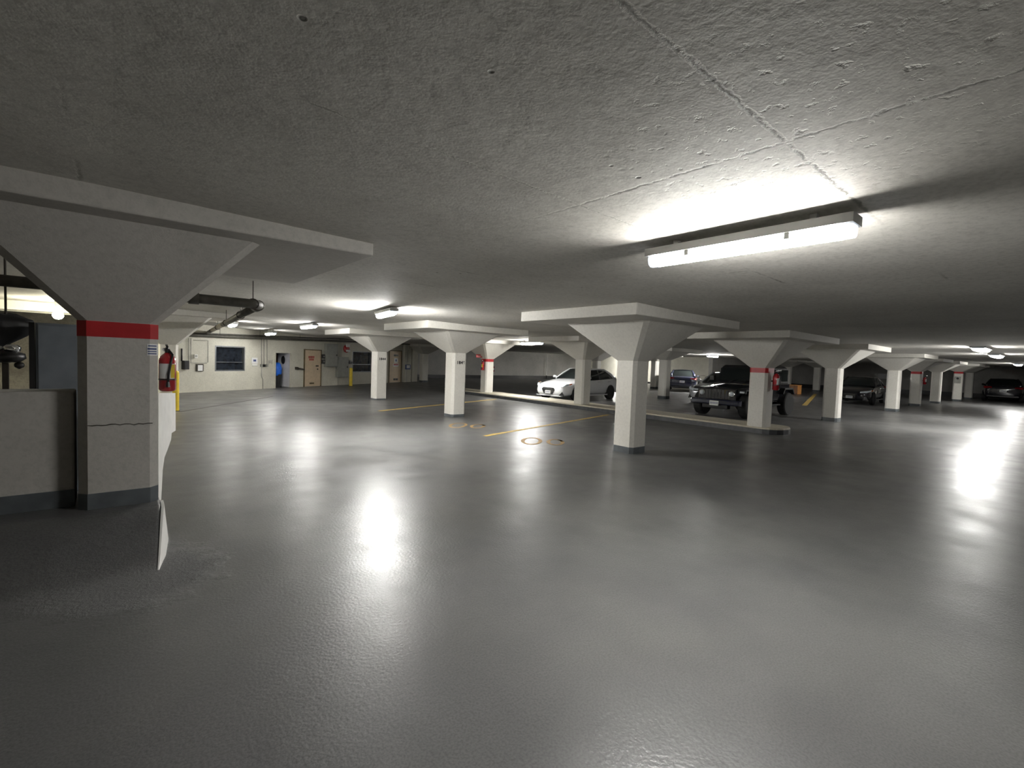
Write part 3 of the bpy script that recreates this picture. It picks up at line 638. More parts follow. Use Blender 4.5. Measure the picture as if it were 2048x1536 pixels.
# white sheet below the near extinguisher and the white stripe it runs into
Yp = 3.36
def ppt(px, py, Y=Yp):
    d = ray(px, py); q = d*(Y/d.y); return M3(q.x, q.y, q.z)
out = [(317, 786), (351, 786), (351.5, 861), (343.5, 866), (342, 880), (336, 897), (329, 915), (325.5, 940), (324, 970), (322.5, 1000), (317, 1000)]
o = MB().prism([ppt(*q, lerp(3.30, 4.0, (q[0]-317)/34.)) for q in out], (-.012, .006, 0)).obj('splash_guard', mWHITE); tag(o, 'white sheet guard hanging below the near extinguisher, tapering to the floor', 'guard')
rows = []                 # white paint on the cut edge of the apron
for k in range(15):
    y = lerp(3.12, 2.63, k/14); w = lerp(.010, .001, k/14); xe = XE(y); rt = lerp(.019, .003, max(0, (k-9)/5))
    zt_ = -1+.19*sm((y-2.62)/.45)
    top_ = [M3(xe-.003-w, y, zt_)+Vector((0, 0, .003)), M3(xe+.001, y, zt_)+Vector((0, 0, .004)), M3(xe+rt, y, -1)+Vector((0, 0, .003))]
    rows.append(top_+[v-Vector((0, 0, .02)) for v in reversed(top_)])
MB().loft(rows).obj('paint_stripe', mWHITE, floor)

# ---------------------------------------------------------------- half wall and what stands behind it
hx = ray(149, 900); hx = (hx*(3.24/hx.y)).x; ht = ray(80, 783); ht = (ht*(3.24/ht.y)).z
hw = struct(empty('wall_half', M3(-1., 3.24, -.82))); tag(hw, 'low cream half wall left of the near column', 'wall')
MB().box(-3*EYE, hx*EYE, 3.24*EYE, 3.44*EYE, .0, (ht+1)*EYE).obj('wall_body', mCOLV, hw, bevel=.015)
MB().box(-3*EYE, hx*EYE, 3.232*EYE, 3.25*EYE, .0, (-.80+.075+1)*EYE).obj('base_band', mBASE, hw)
pp = ray(168, 800); pp = pp*(3.42/pp.y)
ps = empty('steel_post', M3(pp.x, 3.42, -.84)); tag(ps, 'dark steel post in the slot beside the near left column', 'post')
MB().box((pp.x-.022)*EYE, (pp.x+.03)*EYE, 3.36*EYE, 3.46*EYE, .2, (.115+1)*EYE).obj('upright', mDRK, ps)
MB().box((pp.x-.04)*EYE, (pp.x+.03)*EYE, 3.34*EYE, 3.48*EYE, .2, .27).obj('foot_plate', mDRK, ps)
c0_ = ray(72, 760); c1_ = ray(166, 760); Yc = 4.4; xa = (c0_*(Yc/c0_.y)).x; xb = (c1_*(Yc/c1_.y)).x; zt = ray(110, 647); zt = (zt*(Yc/zt.y)).z
cb = empty('steel_cabinet', M3((xa+xb)/2, Yc, -1)); tag(cb, 'blue-grey steel cabinet standing behind the half wall', 'cabinet')
MB().box(xa*EYE, xb*EYE, Yc*EYE, (Yc+.3)*EYE, .0, (zt+1)*EYE).obj('body', mBLUEG, cb, bevel=.01)
dr = MB().box((xa+.012)*EYE, (xb-.012)*EYE, Yc*EYE-.02, Yc*EYE, .08, (zt-.015+1)*EYE).obj('cabinet_door', mBLUEG, cb, bevel=.004)
MB().box((xb-.09)*EYE, (xb-.03)*EYE, Yc*EYE-.024, Yc*EYE-.02, (-.355+1)*EYE, (-.335+1)*EYE).obj('label_plate', mCOND, dr)
MB().box((xa-.03)*EYE, (xa-.003)*EYE, Yc*EYE-.02, (Yc+.06)*EYE, .0, (zt+1)*EYE).obj('side_rail', mBLK, cb)
# machine with chrome lamp behind the half wall
mc = ray(18, 745); Ym = 4.3; mc = mc*(Ym/mc.y)
mt = empty('floor_machine', M3(mc.x, Ym, -1)); tag(mt, 'black machine with shiny chrome top behind the half wall at the left edge', 'machine')
X0 = mc.x*EYE; Y0 = Ym*EYE
def zz(py): d = ray(18, py); return ((d*(Ym/d.y)).z+1)*EYE
MB().box(X0-.05, X0-.005, Y0, Y0+.05, 0, zz(724)).obj('post', mDRK, mt)
MB().lathe([(.02, 0), (.11, .015), (.15, .05), (.14, .10), (.05, .13)], 16, (X0-.02, Y0, zz(726)), 'z').obj('motor_head', mBLK, mt, smooth=True)
MB().lathe([(.02, 0), (.06, .02), (.068, .06), (.045, .085), (.01, .09)], 16, (X0+.03, Y0-.04, zz(706)), 'z').obj('chrome_dome', mCHROME, mt, smooth=True)
MB().lathe([(.01, 0), (.035, .015), (.04, .04), (.02, .06)], 14, (X0-.07, Y0-.02, zz(704)), 'z').obj('chrome_knob', mCHROME, mt, smooth=True)
MB().lathe([(.005, -.04), (.035, -.02), (.04, 0), (.035, .02), (.005, .04)], 14, (X0+.075, Y0, zz(730)), 'z').obj('ball_grip', mBLK, mt, smooth=True)
MB().lathe([(.16, 0), (.18, .03), (.18, .06), (.1, .09)], 18, (X0-.02, Y0, 0), 'z').obj('base', mBLK, mt)
# dark sheet hanging above it
q = ray(12, 662); q = q*(4.9/q.y)
hc = empty('hanging_tarp', M3(q.x, 4.9, q.z)); tag(hc, 'dark tarpaulin hanging from the ceiling above the chrome-topped machine', 'tarpaulin')
rows = []
for k, (w, py) in enumerate(((.10, 628), (.17, 640), (.19, 655), (.16, 672), (.10, 684), (.05, 694))):
    d = ray(12, py); zt_ = ((d*(4.9/d.y)).z+1)*EYE
    rows.append([((q.x-.06)*EYE+w*EYE*(1+.18*math.sin(3*a+k))*math.cos(a), 4.9*EYE+.07*math.sin(a)*(1+.3*math.cos(4*a)), zt_+.02*math.sin(2*a+k)) for a in [i*2*math.pi/16 for i in range(16)]])
MB().loft(rows).obj('sheet', mBLK, hc, smooth=True)
MB().tube([(q.x*EYE, 4.9*EYE, rows[0][0][2]), (q.x*EYE, 4.9*EYE, (ch(0)+1)*EYE)], .012, 6).obj('hanger', mDRK, hc)
q = ray(62, 765); q = q*(4.2/q.y)
ob = empty('tool_bundle', M3(q.x, 4.2, -1)); tag(ob, 'dark bundle with orange end leaning left of the blue-grey cabinet', 'tool')
MB().tube([M3(q.x-.08, 4.2, -1), M3(q.x-.02, 4.25, -.42), M3(q.x+.0, 4.28, -.30)], [.04, .07, .05], 10).obj('bundle', mDRK, ob, smooth=True)
MB().lathe([(.02, 0), (.035, .02), (.02, .05)], 10, M3(q.x+.03, 4.26, -.33), 'z').obj('orange_end', mORNG, ob)
# crossing beam in the bay behind the half wall
bm = empty('ceiling_beam', M3(-1.3, 10.6, .44)); tag(bm, 'pale concrete beam lit from below in the bay behind the half wall', 'beam')
MB().box(-3*EYE, .0, 10.3*EYE, 10.6*EYE, (.50+1)*EYE, (.66+1)*EYE).obj('beam_body', mCOL, bm, bevel=.01)
MB().tube([M3(-2.9, 10.2, .48), M3(0., 10.2, .48)], .02, 6).obj('beam_conduit', mCOND, bm)

# ---------------------------------------------------------------- kerb island
cu = empty('kerb_island', M3(8.15, 7.8, -1)); tag(cu, 'long raised kerb island with cream top carrying three columns', 'kerb')
def stad(e, x0=7.80, x1=8.52, y0=2.86, y1=12.9, n=8):
    r = (x1-x0)/2-e; cx = (x0+x1)/2; pts = []
    for k in range(n+1): t = math.pi+math.pi*k/n; pts.append((cx+r*math.cos(t), y0+.36+r*.7*math.sin(t)))
    for k in range(n+1): t = math.pi*k/n; pts.append((cx+r*math.cos(t), y1-.36+r*math.sin(t)))
    return pts
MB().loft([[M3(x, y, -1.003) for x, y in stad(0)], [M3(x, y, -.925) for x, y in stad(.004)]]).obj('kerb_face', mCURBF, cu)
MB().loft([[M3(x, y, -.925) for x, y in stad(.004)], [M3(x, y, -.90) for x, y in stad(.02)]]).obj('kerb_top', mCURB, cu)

# ---------------------------------------------------------------- floor markings
def stripe(name, a, b, w, mat, label=None, parent=None):
    p, q = gnd(*a), gnd(*b); d = (q-p).normalized(); n = Vector((-d.y, d.x, 0))*w/2
    o = MB().prism([M3(*(p+n)[:2], -.9995), M3(*(q+n)[:2], -.9995), M3(*(q-n)[:2], -.9995), M3(*(p-n)[:2], -.9995)], (0, 0, .0025)).obj(name, mat, parent)
    if label: tag(o, label, 'line')
    return o
stripe('parking_line', (970, 872), (1217, 829.5), .075, mLINE, 'yellow parking line ending left of the middle column')
stripe('parking_line', (758, 822), (992, 798.5), .075, mLINE, 'yellow parking line passing behind the column numbered 1846')
stripe('parking_line', (1609, 811), (1631, 788), .13, mLINE, 'short yellow parking line far behind the off-roader')
stripe('floor_joint', (358, 824), (546, 793), .03, mDRK, parent=floor)
def digits(px, py, label, w=.30):
    c = gnd(px, py); t = empty('stall_number', M3(c.x, c.y, -1)); tag(t, label, 'floor number')
    dx = Vector((math.cos(math.radians(-45)), math.sin(math.radians(-45)), 0)); dy = Vector((-dx.y, dx.x, 0))
    for k, arcs in enumerate((((0, 2*math.pi, .16),), ((.3, 2.4*math.pi, .13),))):
        cc = c+dx*(k-.5)*w
        for a0, a1, r in arcs:
            pts = [cc+dx*r*.7*math.cos(a0+(a1-a0)*i/16)+dy*r*1.6*math.sin(a0+(a1-a0)*i/16) for i in range(17)]
            mb = MB(); rows = []
            for i, p in enumerate(pts):
                rd = (p-cc).normalized()*.026
                a, b = p-rd, p+rd; rows.append([M3(a.x, a.y, -.9995), M3(b.x, b.y, -.9995), M3(b.x, b.y, -.998), M3(a.x, a.y, -.998)])
            mb.loft(rows).obj('digit', mFADE, t)
digits(936, 851.5, 'faded orange stall number between the column numbered 1846 and the parking line')
digits(1087, 883, 'faded orange stall number below the nearer yellow parking line')

# ---------------------------------------------------------------- bollards, box
def bollard(px, py, h, r, label):
    p = gnd(px, py); t = empty('bollard', M3(p.x, p.y, -1)); tag(t, label, 'bollard', 'yellow bollards')
    MB().lathe([(r, 0), (r, h-.05), (r*.85, h-.015), (r*.3, h)], 18).obj('post', mYEL, t, smooth=False, local=True)
    MB().lathe([(r*1.25, 0), (r*1.25, .012)], 18).obj('collar', mDRK, t, local=True)
bollard(351.5, 822, 1.08, .075, 'yellow bollard beside the hanging fire extinguisher')
bollard(701.5, 772, .98, .085, 'yellow bollard in front of the service wall by the lower grey panel')
p = gnd(1591, 788); t = empty('storage_box', M3(p.x, p.y, -1), math.radians(20)); tag(t, 'orange and brown box on the floor behind the off-roader', 'box')
MB().box(-.3, .3, -.35, -.1, 0, .62).obj('orange_side', mORNG, t, local=True, bevel=.02); MB().box(-.3, .3, -.1, .4, 0, .60).obj('brown_side', mBROWN, t, local=True, bevel=.02)
MB().box(-.32, .32, -.37, .42, .62, .66).obj('lid', mORNG, t, local=True, bevel=.01)
t = empty('wall_pipe', M3(20.2, 21.0, -1)); tag(t, 'thin white vertical pipe on the dim far wall', 'pipe')
MB().tube([M3(20.2, 21.05, -.8), M3(20.2, 21.05, .5)], .045, 8).obj('pipe', mWHITE, t); MB().tube([M3(20.2, 21.05, -1), M3(20.2, 21.05, -.8)], .06, 8).obj('pipe_shoe', mBLK, t)

t = empty('wall_board', M3(32.7, 6.9, -.2)); tag(t, 'white board on the far right wall behind the black sedan', 'board')
a_, b_ = ray(1757, 747), ray(1778, 758); a_ = a_*(32.72/a_.x); b_ = b_*(32.72/b_.x)
MB().box(32.66*EYE, 32.74*EYE, b_.y*EYE, a_.y*EYE, (b_.z+1)*EYE, (a_.z+1)*EYE).obj('panel', mPAPER, t)
MB().box(32.655*EYE, 32.67*EYE, a_.y*EYE, (a_.y+.15)*EYE, (b_.z+1)*EYE, (a_.z+1)*EYE).obj('side_panel', mCOND, t)

# ---------------------------------------------------------------- light fixtures
_fx = {}; mLENSV = {}
def fixture(x, y, zc, label, L=1.35, rz=0., lens=None, power=1., wide=1.):
    """vapour-tight tube light; zc = lens centre height in eye units; hangs on two brackets from the slab"""
    lens = lens or (mLENS if power == 1. else mLENSV.setdefault(power, None) or mLENSV.__setitem__(power, emit('lamp_diffuser_%d' % round(power*100), (1., .985, .95), LAMP*power)) or mLENSV[power])
    t = empty('tube_light', M3(x, y, zc), rz); tag(t, label, 'light', 'ceiling tube lights'); h = L/2
    gap = (ch(x)-zc)*EYE
    prof = lambda y, k: [(-.062*k, y, .030), (-.070*k, y, .005), (-.055*k, y, -.032), (-.022*k, y, -.048), (.022*k, y, -.048), (.055*k, y, -.032), (.070*k, y, .005), (.062*k, y, .030)]
    key = (L, lens.name)
    if key not in _fx:
        d = {}
        d['lens'] = MB().loft([prof(-h+.06, 1), prof(h-.06, 1)]).mesh('lens', lens)
        d['end0'] = MB().loft([prof(-h, .75), prof(-h+.02, .97), prof(-h+.06, 1)]).mesh('end_cap', mENDC)
        d['end1'] = MB().loft([prof(h-.06, 1), prof(h-.02, .97), prof(h, .75)]).mesh('end_cap', mENDC)
        d['hous'] = MB().box(-.086, .086, -h-.01, h+.01, .028, .085).mesh('housing', mHOUS)
        d['clip'] = MB().box(-.006, .006, -.016, .016, -.012, .042).mesh('clip', mHOUS)
        _fx[key] = d
    d = _fx[key]
    def add(nm, me, loc=(0, 0, 0)):
        o = bpy.data.objects.new(nm, me); COL.objects.link(o); o.parent = t; o.location = loc
    add('lens', d['lens']); add('end_cap', d['end0']); add('end_cap', d['end1']); add('housing', d['hous'])
    for yy in (-.2, .2):
        for xx in (-.072, .072): add('clip', d['clip'], (xx, yy*L*1.25, 0))
    t.scale = (wide, 1, 1)
    for yy in (-.34, .34): MB().box(-.02, .02, yy*L-.02, yy*L+.02, .085, gap).obj('bracket', mHOUS, t, local=True)
    return t
m0 = gnd(1300, 522, .515); m1 = gnd(1713, 460, .515)
fixture((m0.x+m1.x)/2, (m0.y+m1.y)/2, .515, 'nearest ceiling tube light at upper right', L=(m0-m1).length*EYE, power=.52)
def fix_px(px, py, z, label, **k):
    p = gnd(px, py, z); return fixture(p.x, p.y, z, label, **k)
fix_px(772, 629, .51, 'ceiling tube light above the column numbered 1844', L=1.15, rz=-.17, power=1.5)
fix_px(617, 654, .51, 'ceiling tube light second nearest to the service wall', power=.55)
fix_px(541, 668, .46, 'ceiling tube light closest to the service wall', power=.28)
fix_px(465, 651, .50, 'ceiling tube light partly hidden by the bent drain pipe', L=.9, power=.35)
fix_px(1063, 687, .47, 'ceiling tube light above the nose of the white sedan', power=.75)
fix_px(1425, 713, .47, 'distant ceiling tube light before the bright wall', rz=math.pi/2, power=2.)
fix_px(1962, 700, .49, 'nearest of three ceiling tube lights at the right edge', rz=math.pi/2, wide=2., power=.6)
fix_px(1993, 713, .49, 'middle of three ceiling tube lights at the right edge', rz=math.pi/2, wide=2., power=.6)
fix_px(2036, 730, .49, 'farthest of three ceiling tube lights at the right edge', rz=math.pi/2, wide=2., power=.6)
fixture(22.4, 17.2, .5, 'ceiling tube light hidden behind the nearest cream middle column', power=1.5)
# globe lamp in the bay behind the half wall
q = gnd(116, 630, .43); t = empty('globe_lamp', M3(q.x, q.y, .43)); tag(t, 'glowing round globe lamp in the bay behind the half wall', 'lamp')
MB().lathe([(.02, -.10), (.07, -.08), (.10, -.03), (.10, .02), (.07, .07), (.04, .09)], 18).obj('globe', mBULB, t, smooth=True, local=True)
MB().lathe([(.05, .09), (.06, .12), (.06, (ch(0)-.43)*EYE+.003)], 14).obj('socket', mHOUS, t, local=True)

# ---------------------------------------------------------------- cars (local: +x forward, origin on the floor below the front axle)
def mirror_pts(pts): return [(x, -y, z) for x, y, z in pts]
def make_wheel(r, w, rim, parent, x, y, tire=None, spokes=5):
    s = 1 if y > 0 else -1
    t = MB().lathe([(r*.66, -w/2), (r*.93, -w/2), (r, -w/2+.03), (r, w/2-.03), (r*.93, w/2), (r*.66, w/2)], 28, (0, 0, 0), 'y').obj('wheel', mTIRE, parent, local=True); t.location = (x, y, r)
    q = MB()
    q.lathe([(r*.67, -w*.3), (r*.67, w*.42), (r*.60, w*.46), (r*.58, w*.2), (.03, w*.15)], 24, (0, 0, 0), 'y')
    for k in range(spokes):
        a = 2*math.pi*k/spokes; ca, sa = math.cos(a), math.sin(a); n = (-sa, ca); b = .035
        pts = [(ca*.03+n[0]*b, w*.15, sa*.03+n[1]*b), (ca*r*.62+n[0]*b*.6, w*.36, sa*r*.62+n[1]*b*.6), (ca*r*.62-n[0]*b*.6, w*.36, sa*r*.62-n[1]*b*.6), (ca*.03-n[0]*b, w*.15, sa*.03-n[1]*b)]
        q.prism(pts, (0, w*.1, 0))
    if s < 0: q.xf(Matrix.Scale(-1, 4, (0, 1, 0)))
    q.obj('rim', rim, t, local=True)
def make_sedan(loc, rz, label, paint, scale=1., rear=False, plate_bars=True, name='sedan', amber=True, hood=.0):
    """origin below mid front axle; nose +x .92, tail -3.85"""
    t = empty(name, loc, rz); tag(t, label, 'car', 'parked cars'); k = scale
    # body stations: x, half width, z bottom, z belt, z deck(centre)
    ST = [(.93, .50, .34, .52, .56), (.90, .66, .24, .60, .66), (.80, .79, .20, .66, .74), (.60, .86, .19, .71, .80), (.30, .905, .19, .77, .86), (0., .915, .19, .82, .91), (-.40, .92, .19, .88, .965), (-.75, .925, .19, .91, .99),
          (-1.5, .93, .19, .93, 1.0), (-2.3, .93, .19, .95, 1.01), (-2.9, .92, .20, .97, 1.03), (-3.25, .90, .22, .985, 1.06), (-3.55, .86, .26, .985, 1.06), (-3.78, .80, .30, .97, 1.03), (-3.88, .70, .36, .86, .92)]
    rings = []
    for x, w, zb, zl, zd in ST:
        h = zl-zb
        half = [(x, 0, zb), (x, w*.86, zb), (x, w*.985, zb+h*.22), (x, w, zb+h*.5), (x, w*.985, zb+h*.8), (x, w*.93, zl), (x, w*.78, lerp(zl, zd, .65)), (x, w*.4, lerp(zl, zd, .95)), (x, 0, zd)]
        ring = half+[(a, -b, c) for a, b, c in reversed(half[1:-1])]
        rings.append([Vector(p)*k for p in ring])
    body = MB().loft(rings).obj('body', paint, t, local=True, smooth=True, sub=1)
    # cabin corners
    fb, ft, rt, rbk = -.62, -1.42, -2.62, -3.35; zb, zt = .965, 1.44; wb, wt = .82, .60
    def V(x, y, z): return Vector((x, y, z))*k
    def pan(nm, quad, mat, bulge=.02, nu=6, nv=4):
        a, b, c, d = [Vector(q)*k for q in quad]; n = (b-a).cross(d-a).normalized()
        if n.z < 0 and nm != 'x': n = -n
        f = lambda u, v: (a*(1-u)+b*u)*(1-v)+(d*(1-u)+c*u)*v+n*bulge*k*(4*u*(1-u))*(4*v*(1-v)+.6)
        g = MB().grid(f, nu, nv); return g.obj(nm, mat, t, smooth=True, local=True)
    pan('windshield', [(fb, wb, zb), (fb, -wb, zb), (ft, -wt, zt-.02), (ft, wt, zt-.02)], mCARGL, .05)
    pan('rear_window', [(rbk, wb-.06, zb+.04), (rbk, -wb+.06, zb+.04), (rt, -wt, zt-.02), (rt, wt, zt-.02)], mCARGL, .04)
    mid = -1.95
    for s in (1, -1):
        for x0, x1, y0, y1 in ((fb, mid, ft, mid), (mid, rbk, mid, rt)):
            A = (x0, s*wb*1.01, zb-.04); B = (x1, s*(wb*1.01 if x1 > -3 else wb-.06), zb-.04 if x1 > -3 else zb+.03); C = (y1, s*(wt+.02), zt-.03); D = (y0, s*(wt+.02), zt-.03)
            a, b, c, d = [Vector(q)*k for q in (A, B, C, D)]
            MB().grid(lambda u, v: (a*(1-u)+b*u)*(1-v)+(d*(1-u)+c*u)*v+Vector((0, s*.03*k*4*v*(1-v), 0)), 4, 4).obj('side_window', mCARGL, t, local=True, smooth=True)
        MB().tube([V(fb-.02, s*wb, zb-.01), V(lerp(fb, ft, .5)-.01, s*(lerp(wb, wt, .5)+.015), lerp(zb, zt, .52)), V(ft, s*(wt+.005), zt-.02), V((ft+rt)/2, s*(wt+.02), zt+.0), V(rt, s*(wt+.005), zt-.02), V(lerp(rt, rbk, .5), s*(lerp(wt, wb, .45)), lerp(zt, zb, .42)), V(rbk-.05, s*(wb-.05), zb+.03)], [.035*k, .035*k, .04*k, .035*k, .05*k, .07*k, .10*k], 8).obj('roof_rail', paint, t, local=True, smooth=True)
        MB().tube([V(mid, s*(wb*1.005), zb), V(mid-.03, s*(wt+.045), zt-.05)], .03*k, 6).obj('door_pillar', mBLK, t, local=True)
        m = MB().loft([[V(-.78, s*.90, 1.0), V(-.84, s*.90, 1.0), V(-.84, s*.90, 1.05), V(-.78, s*.90, 1.05)], [V(-.70, s*1.0, .98), V(-.86, s*1.0, .98), V(-.86, s*1.0, 1.10), V(-.72, s*1.0, 1.10)], [V(-.72, s*1.08, 1.0), V(-.85, s*1.08, 1.0), V(-.85, s*1.08, 1.09), V(-.74, s*1.08, 1.09)]]).obj('mirror', paint, t, local=True, smooth=True)
        for hx_ in (-1.72, -2.62): MB().box((hx_-.1)*k, (hx_+.1)*k, min(s*.915, s*.95)*k, max(s*.915, s*.95)*k, .84*k, .865*k, 0).obj('door_handle', mCHROME, t, local=True)
        MB().box(-2.75*k, -.45*k, min(s*.90, s*.945)*k, max(s*.90, s*.945)*k, .22*k, .27*k).obj('sill', paint, t, local=True)
        for wx in (0, -2.80):
            MB().lathe([(.37*k, 0), (.37*k, .015*k)], 28, (wx*k, (s*.925-(.015 if s > 0 else 0))*k, .335*k), 'y').obj('wheel_arch', mBLK, t, local=True)
            make_wheel(.335*k, .21*k, mRIM, t, wx*k, s*.85*k)
        # lamps
        hl = [V(.86, s*.42, .60), V(.80, s*.70, .62), V(.62, s*.84, .68), V(.40, s*.885, .74), V(.38, s*.86, .78), V(.64, s*.78, .74), V(.84, s*.44, .68)]
        MB().prism(hl, (.05*k, s*.035*k, .012*k)).obj('headlight', mHEADL, t, local=True, bevel=.01)
        if amber: MB().prism([V(.52, s*.872, .70), V(.38, s*.905, .745), V(.38, s*.895, .785), V(.52, s*.85, .75)], (.05*k, s*.04*k, .01*k)).obj('side_marker', mAMBER, t, local=True)
        MB().prism([V(-3.68, s*.50, .84), V(-3.62, s*.84, .82), V(-3.45, s*.90, .86), V(-3.45, s*.89, .96), V(-3.64, s*.82, .97), V(-3.74, s*.50, .95)], (-.16*k, s*.01*k, 0)).obj('tail_light', mTAIL, t, local=True)
        MB().prism([V(.86, s*.55, .25), V(.78, s*.78, .25), V(.80, s*.70, .42)], (.06*k, s*.03*k, 0)).obj('fog_recess', mBLK, t, local=True)
    MB().grid(lambda u, v: V(lerp(ft+.04, rt-.04, u), lerp(-wt-.02, wt+.02, v), zt-.03+.055*(1-(2*u-1)**2)*.8+.045*(1-(2*v-1)**2)), 8, 8).obj('roof', paint, t, local=True, smooth=True)
    gr = MB().prism([V(.89, -.30, .58), V(.89, .30, .58), V(.91, .36, .50), V(.90, .24, .30), V(.90, -.24, .30), V(.91, -.36, .50)], (.05*k, 0, 0)).obj('grille', mBLK, t, local=True)
    for zc in (.35, .41, .47, .53): MB().box(.935*k, .955*k, -.26*k, .26*k, (zc-.006)*k, (zc+.006)*k).obj('grille_bar', mCHROME, gr, local=True)
    pl = MB().box(.955*k, .975*k, -.15*k, .15*k, .32*k, .45*k).obj('licence_plate', mPLATE, t, local=True)
    pr = MB().box(-3.93*k, -3.90*k, -.16*k, .16*k, .62*k, .76*k).obj('licence_plate', mPLATE, t, local=True)
    if plate_bars:
        for i in range(6):
            MB().box(.975*k, .977*k, (-.11+i*.04)*k, (-.09+i*.04)*k, .36*k, .42*k).obj('plate_mark', mINK, pl, local=True)
            MB().box(-3.932*k, -3.93*k, (-.11+i*.04)*k, (-.09+i*.04)*k, .66*k, .72*k).obj('plate_mark', mINK, pr, local=True)
    MB().box(.80*k, .93*k, -.70*k, .70*k, .20*k, .235*k).obj('lip', mBLK if paint in (mBODYK, mBODYB) else paint, t, local=True, bevel=.01)
    MB().box(-3.9*k, -3.6*k, -.72*k, .72*k, .30*k, .40*k).obj('rear_skirt', mBLK, t, local=True, bevel=.02)
    return t
def heading(deg): return math.radians(deg)
# white sedan: front wheel seen from the driver's side touches the floor at this pixel
p = gnd(1151, 802); ax = heading(180+7); ksc = .97
lv = Vector((-math.sin(ax), math.cos(ax), 0))
make_sedan((p.x*EYE-lv.x*.85*ksc, p.y*EYE-lv.y*.85*ksc, 0), ax, 'white sedan parked nose to the kerb island', mBODYW, ksc)
make_sedan((13.0*EYE, 6.75*EYE, 0), heading(186), 'silver sedan mostly hidden behind the black off-roader', mBODYS, 1., amber=False)
p = gnd(1363, 784); ax = math.radians(30); make_sedan((p.x*EYE+3.88*math.cos(ax), p.y*EYE+3.88*math.sin(ax), 0), ax, 'dark blue sedan seen from behind beyond the kerb island', mBODYB, 1.)
make_sedan((18.4*EYE+.9, 4.98*EYE, 0), heading(184), 'black sedan facing forward between two right-hand columns', mBODYK, 1.)
make_sedan((30.0*EYE+3.0, 2.5*EYE, 0), heading(4), 'dark sedan seen from behind at the far right edge', mBODYK, 1.12)
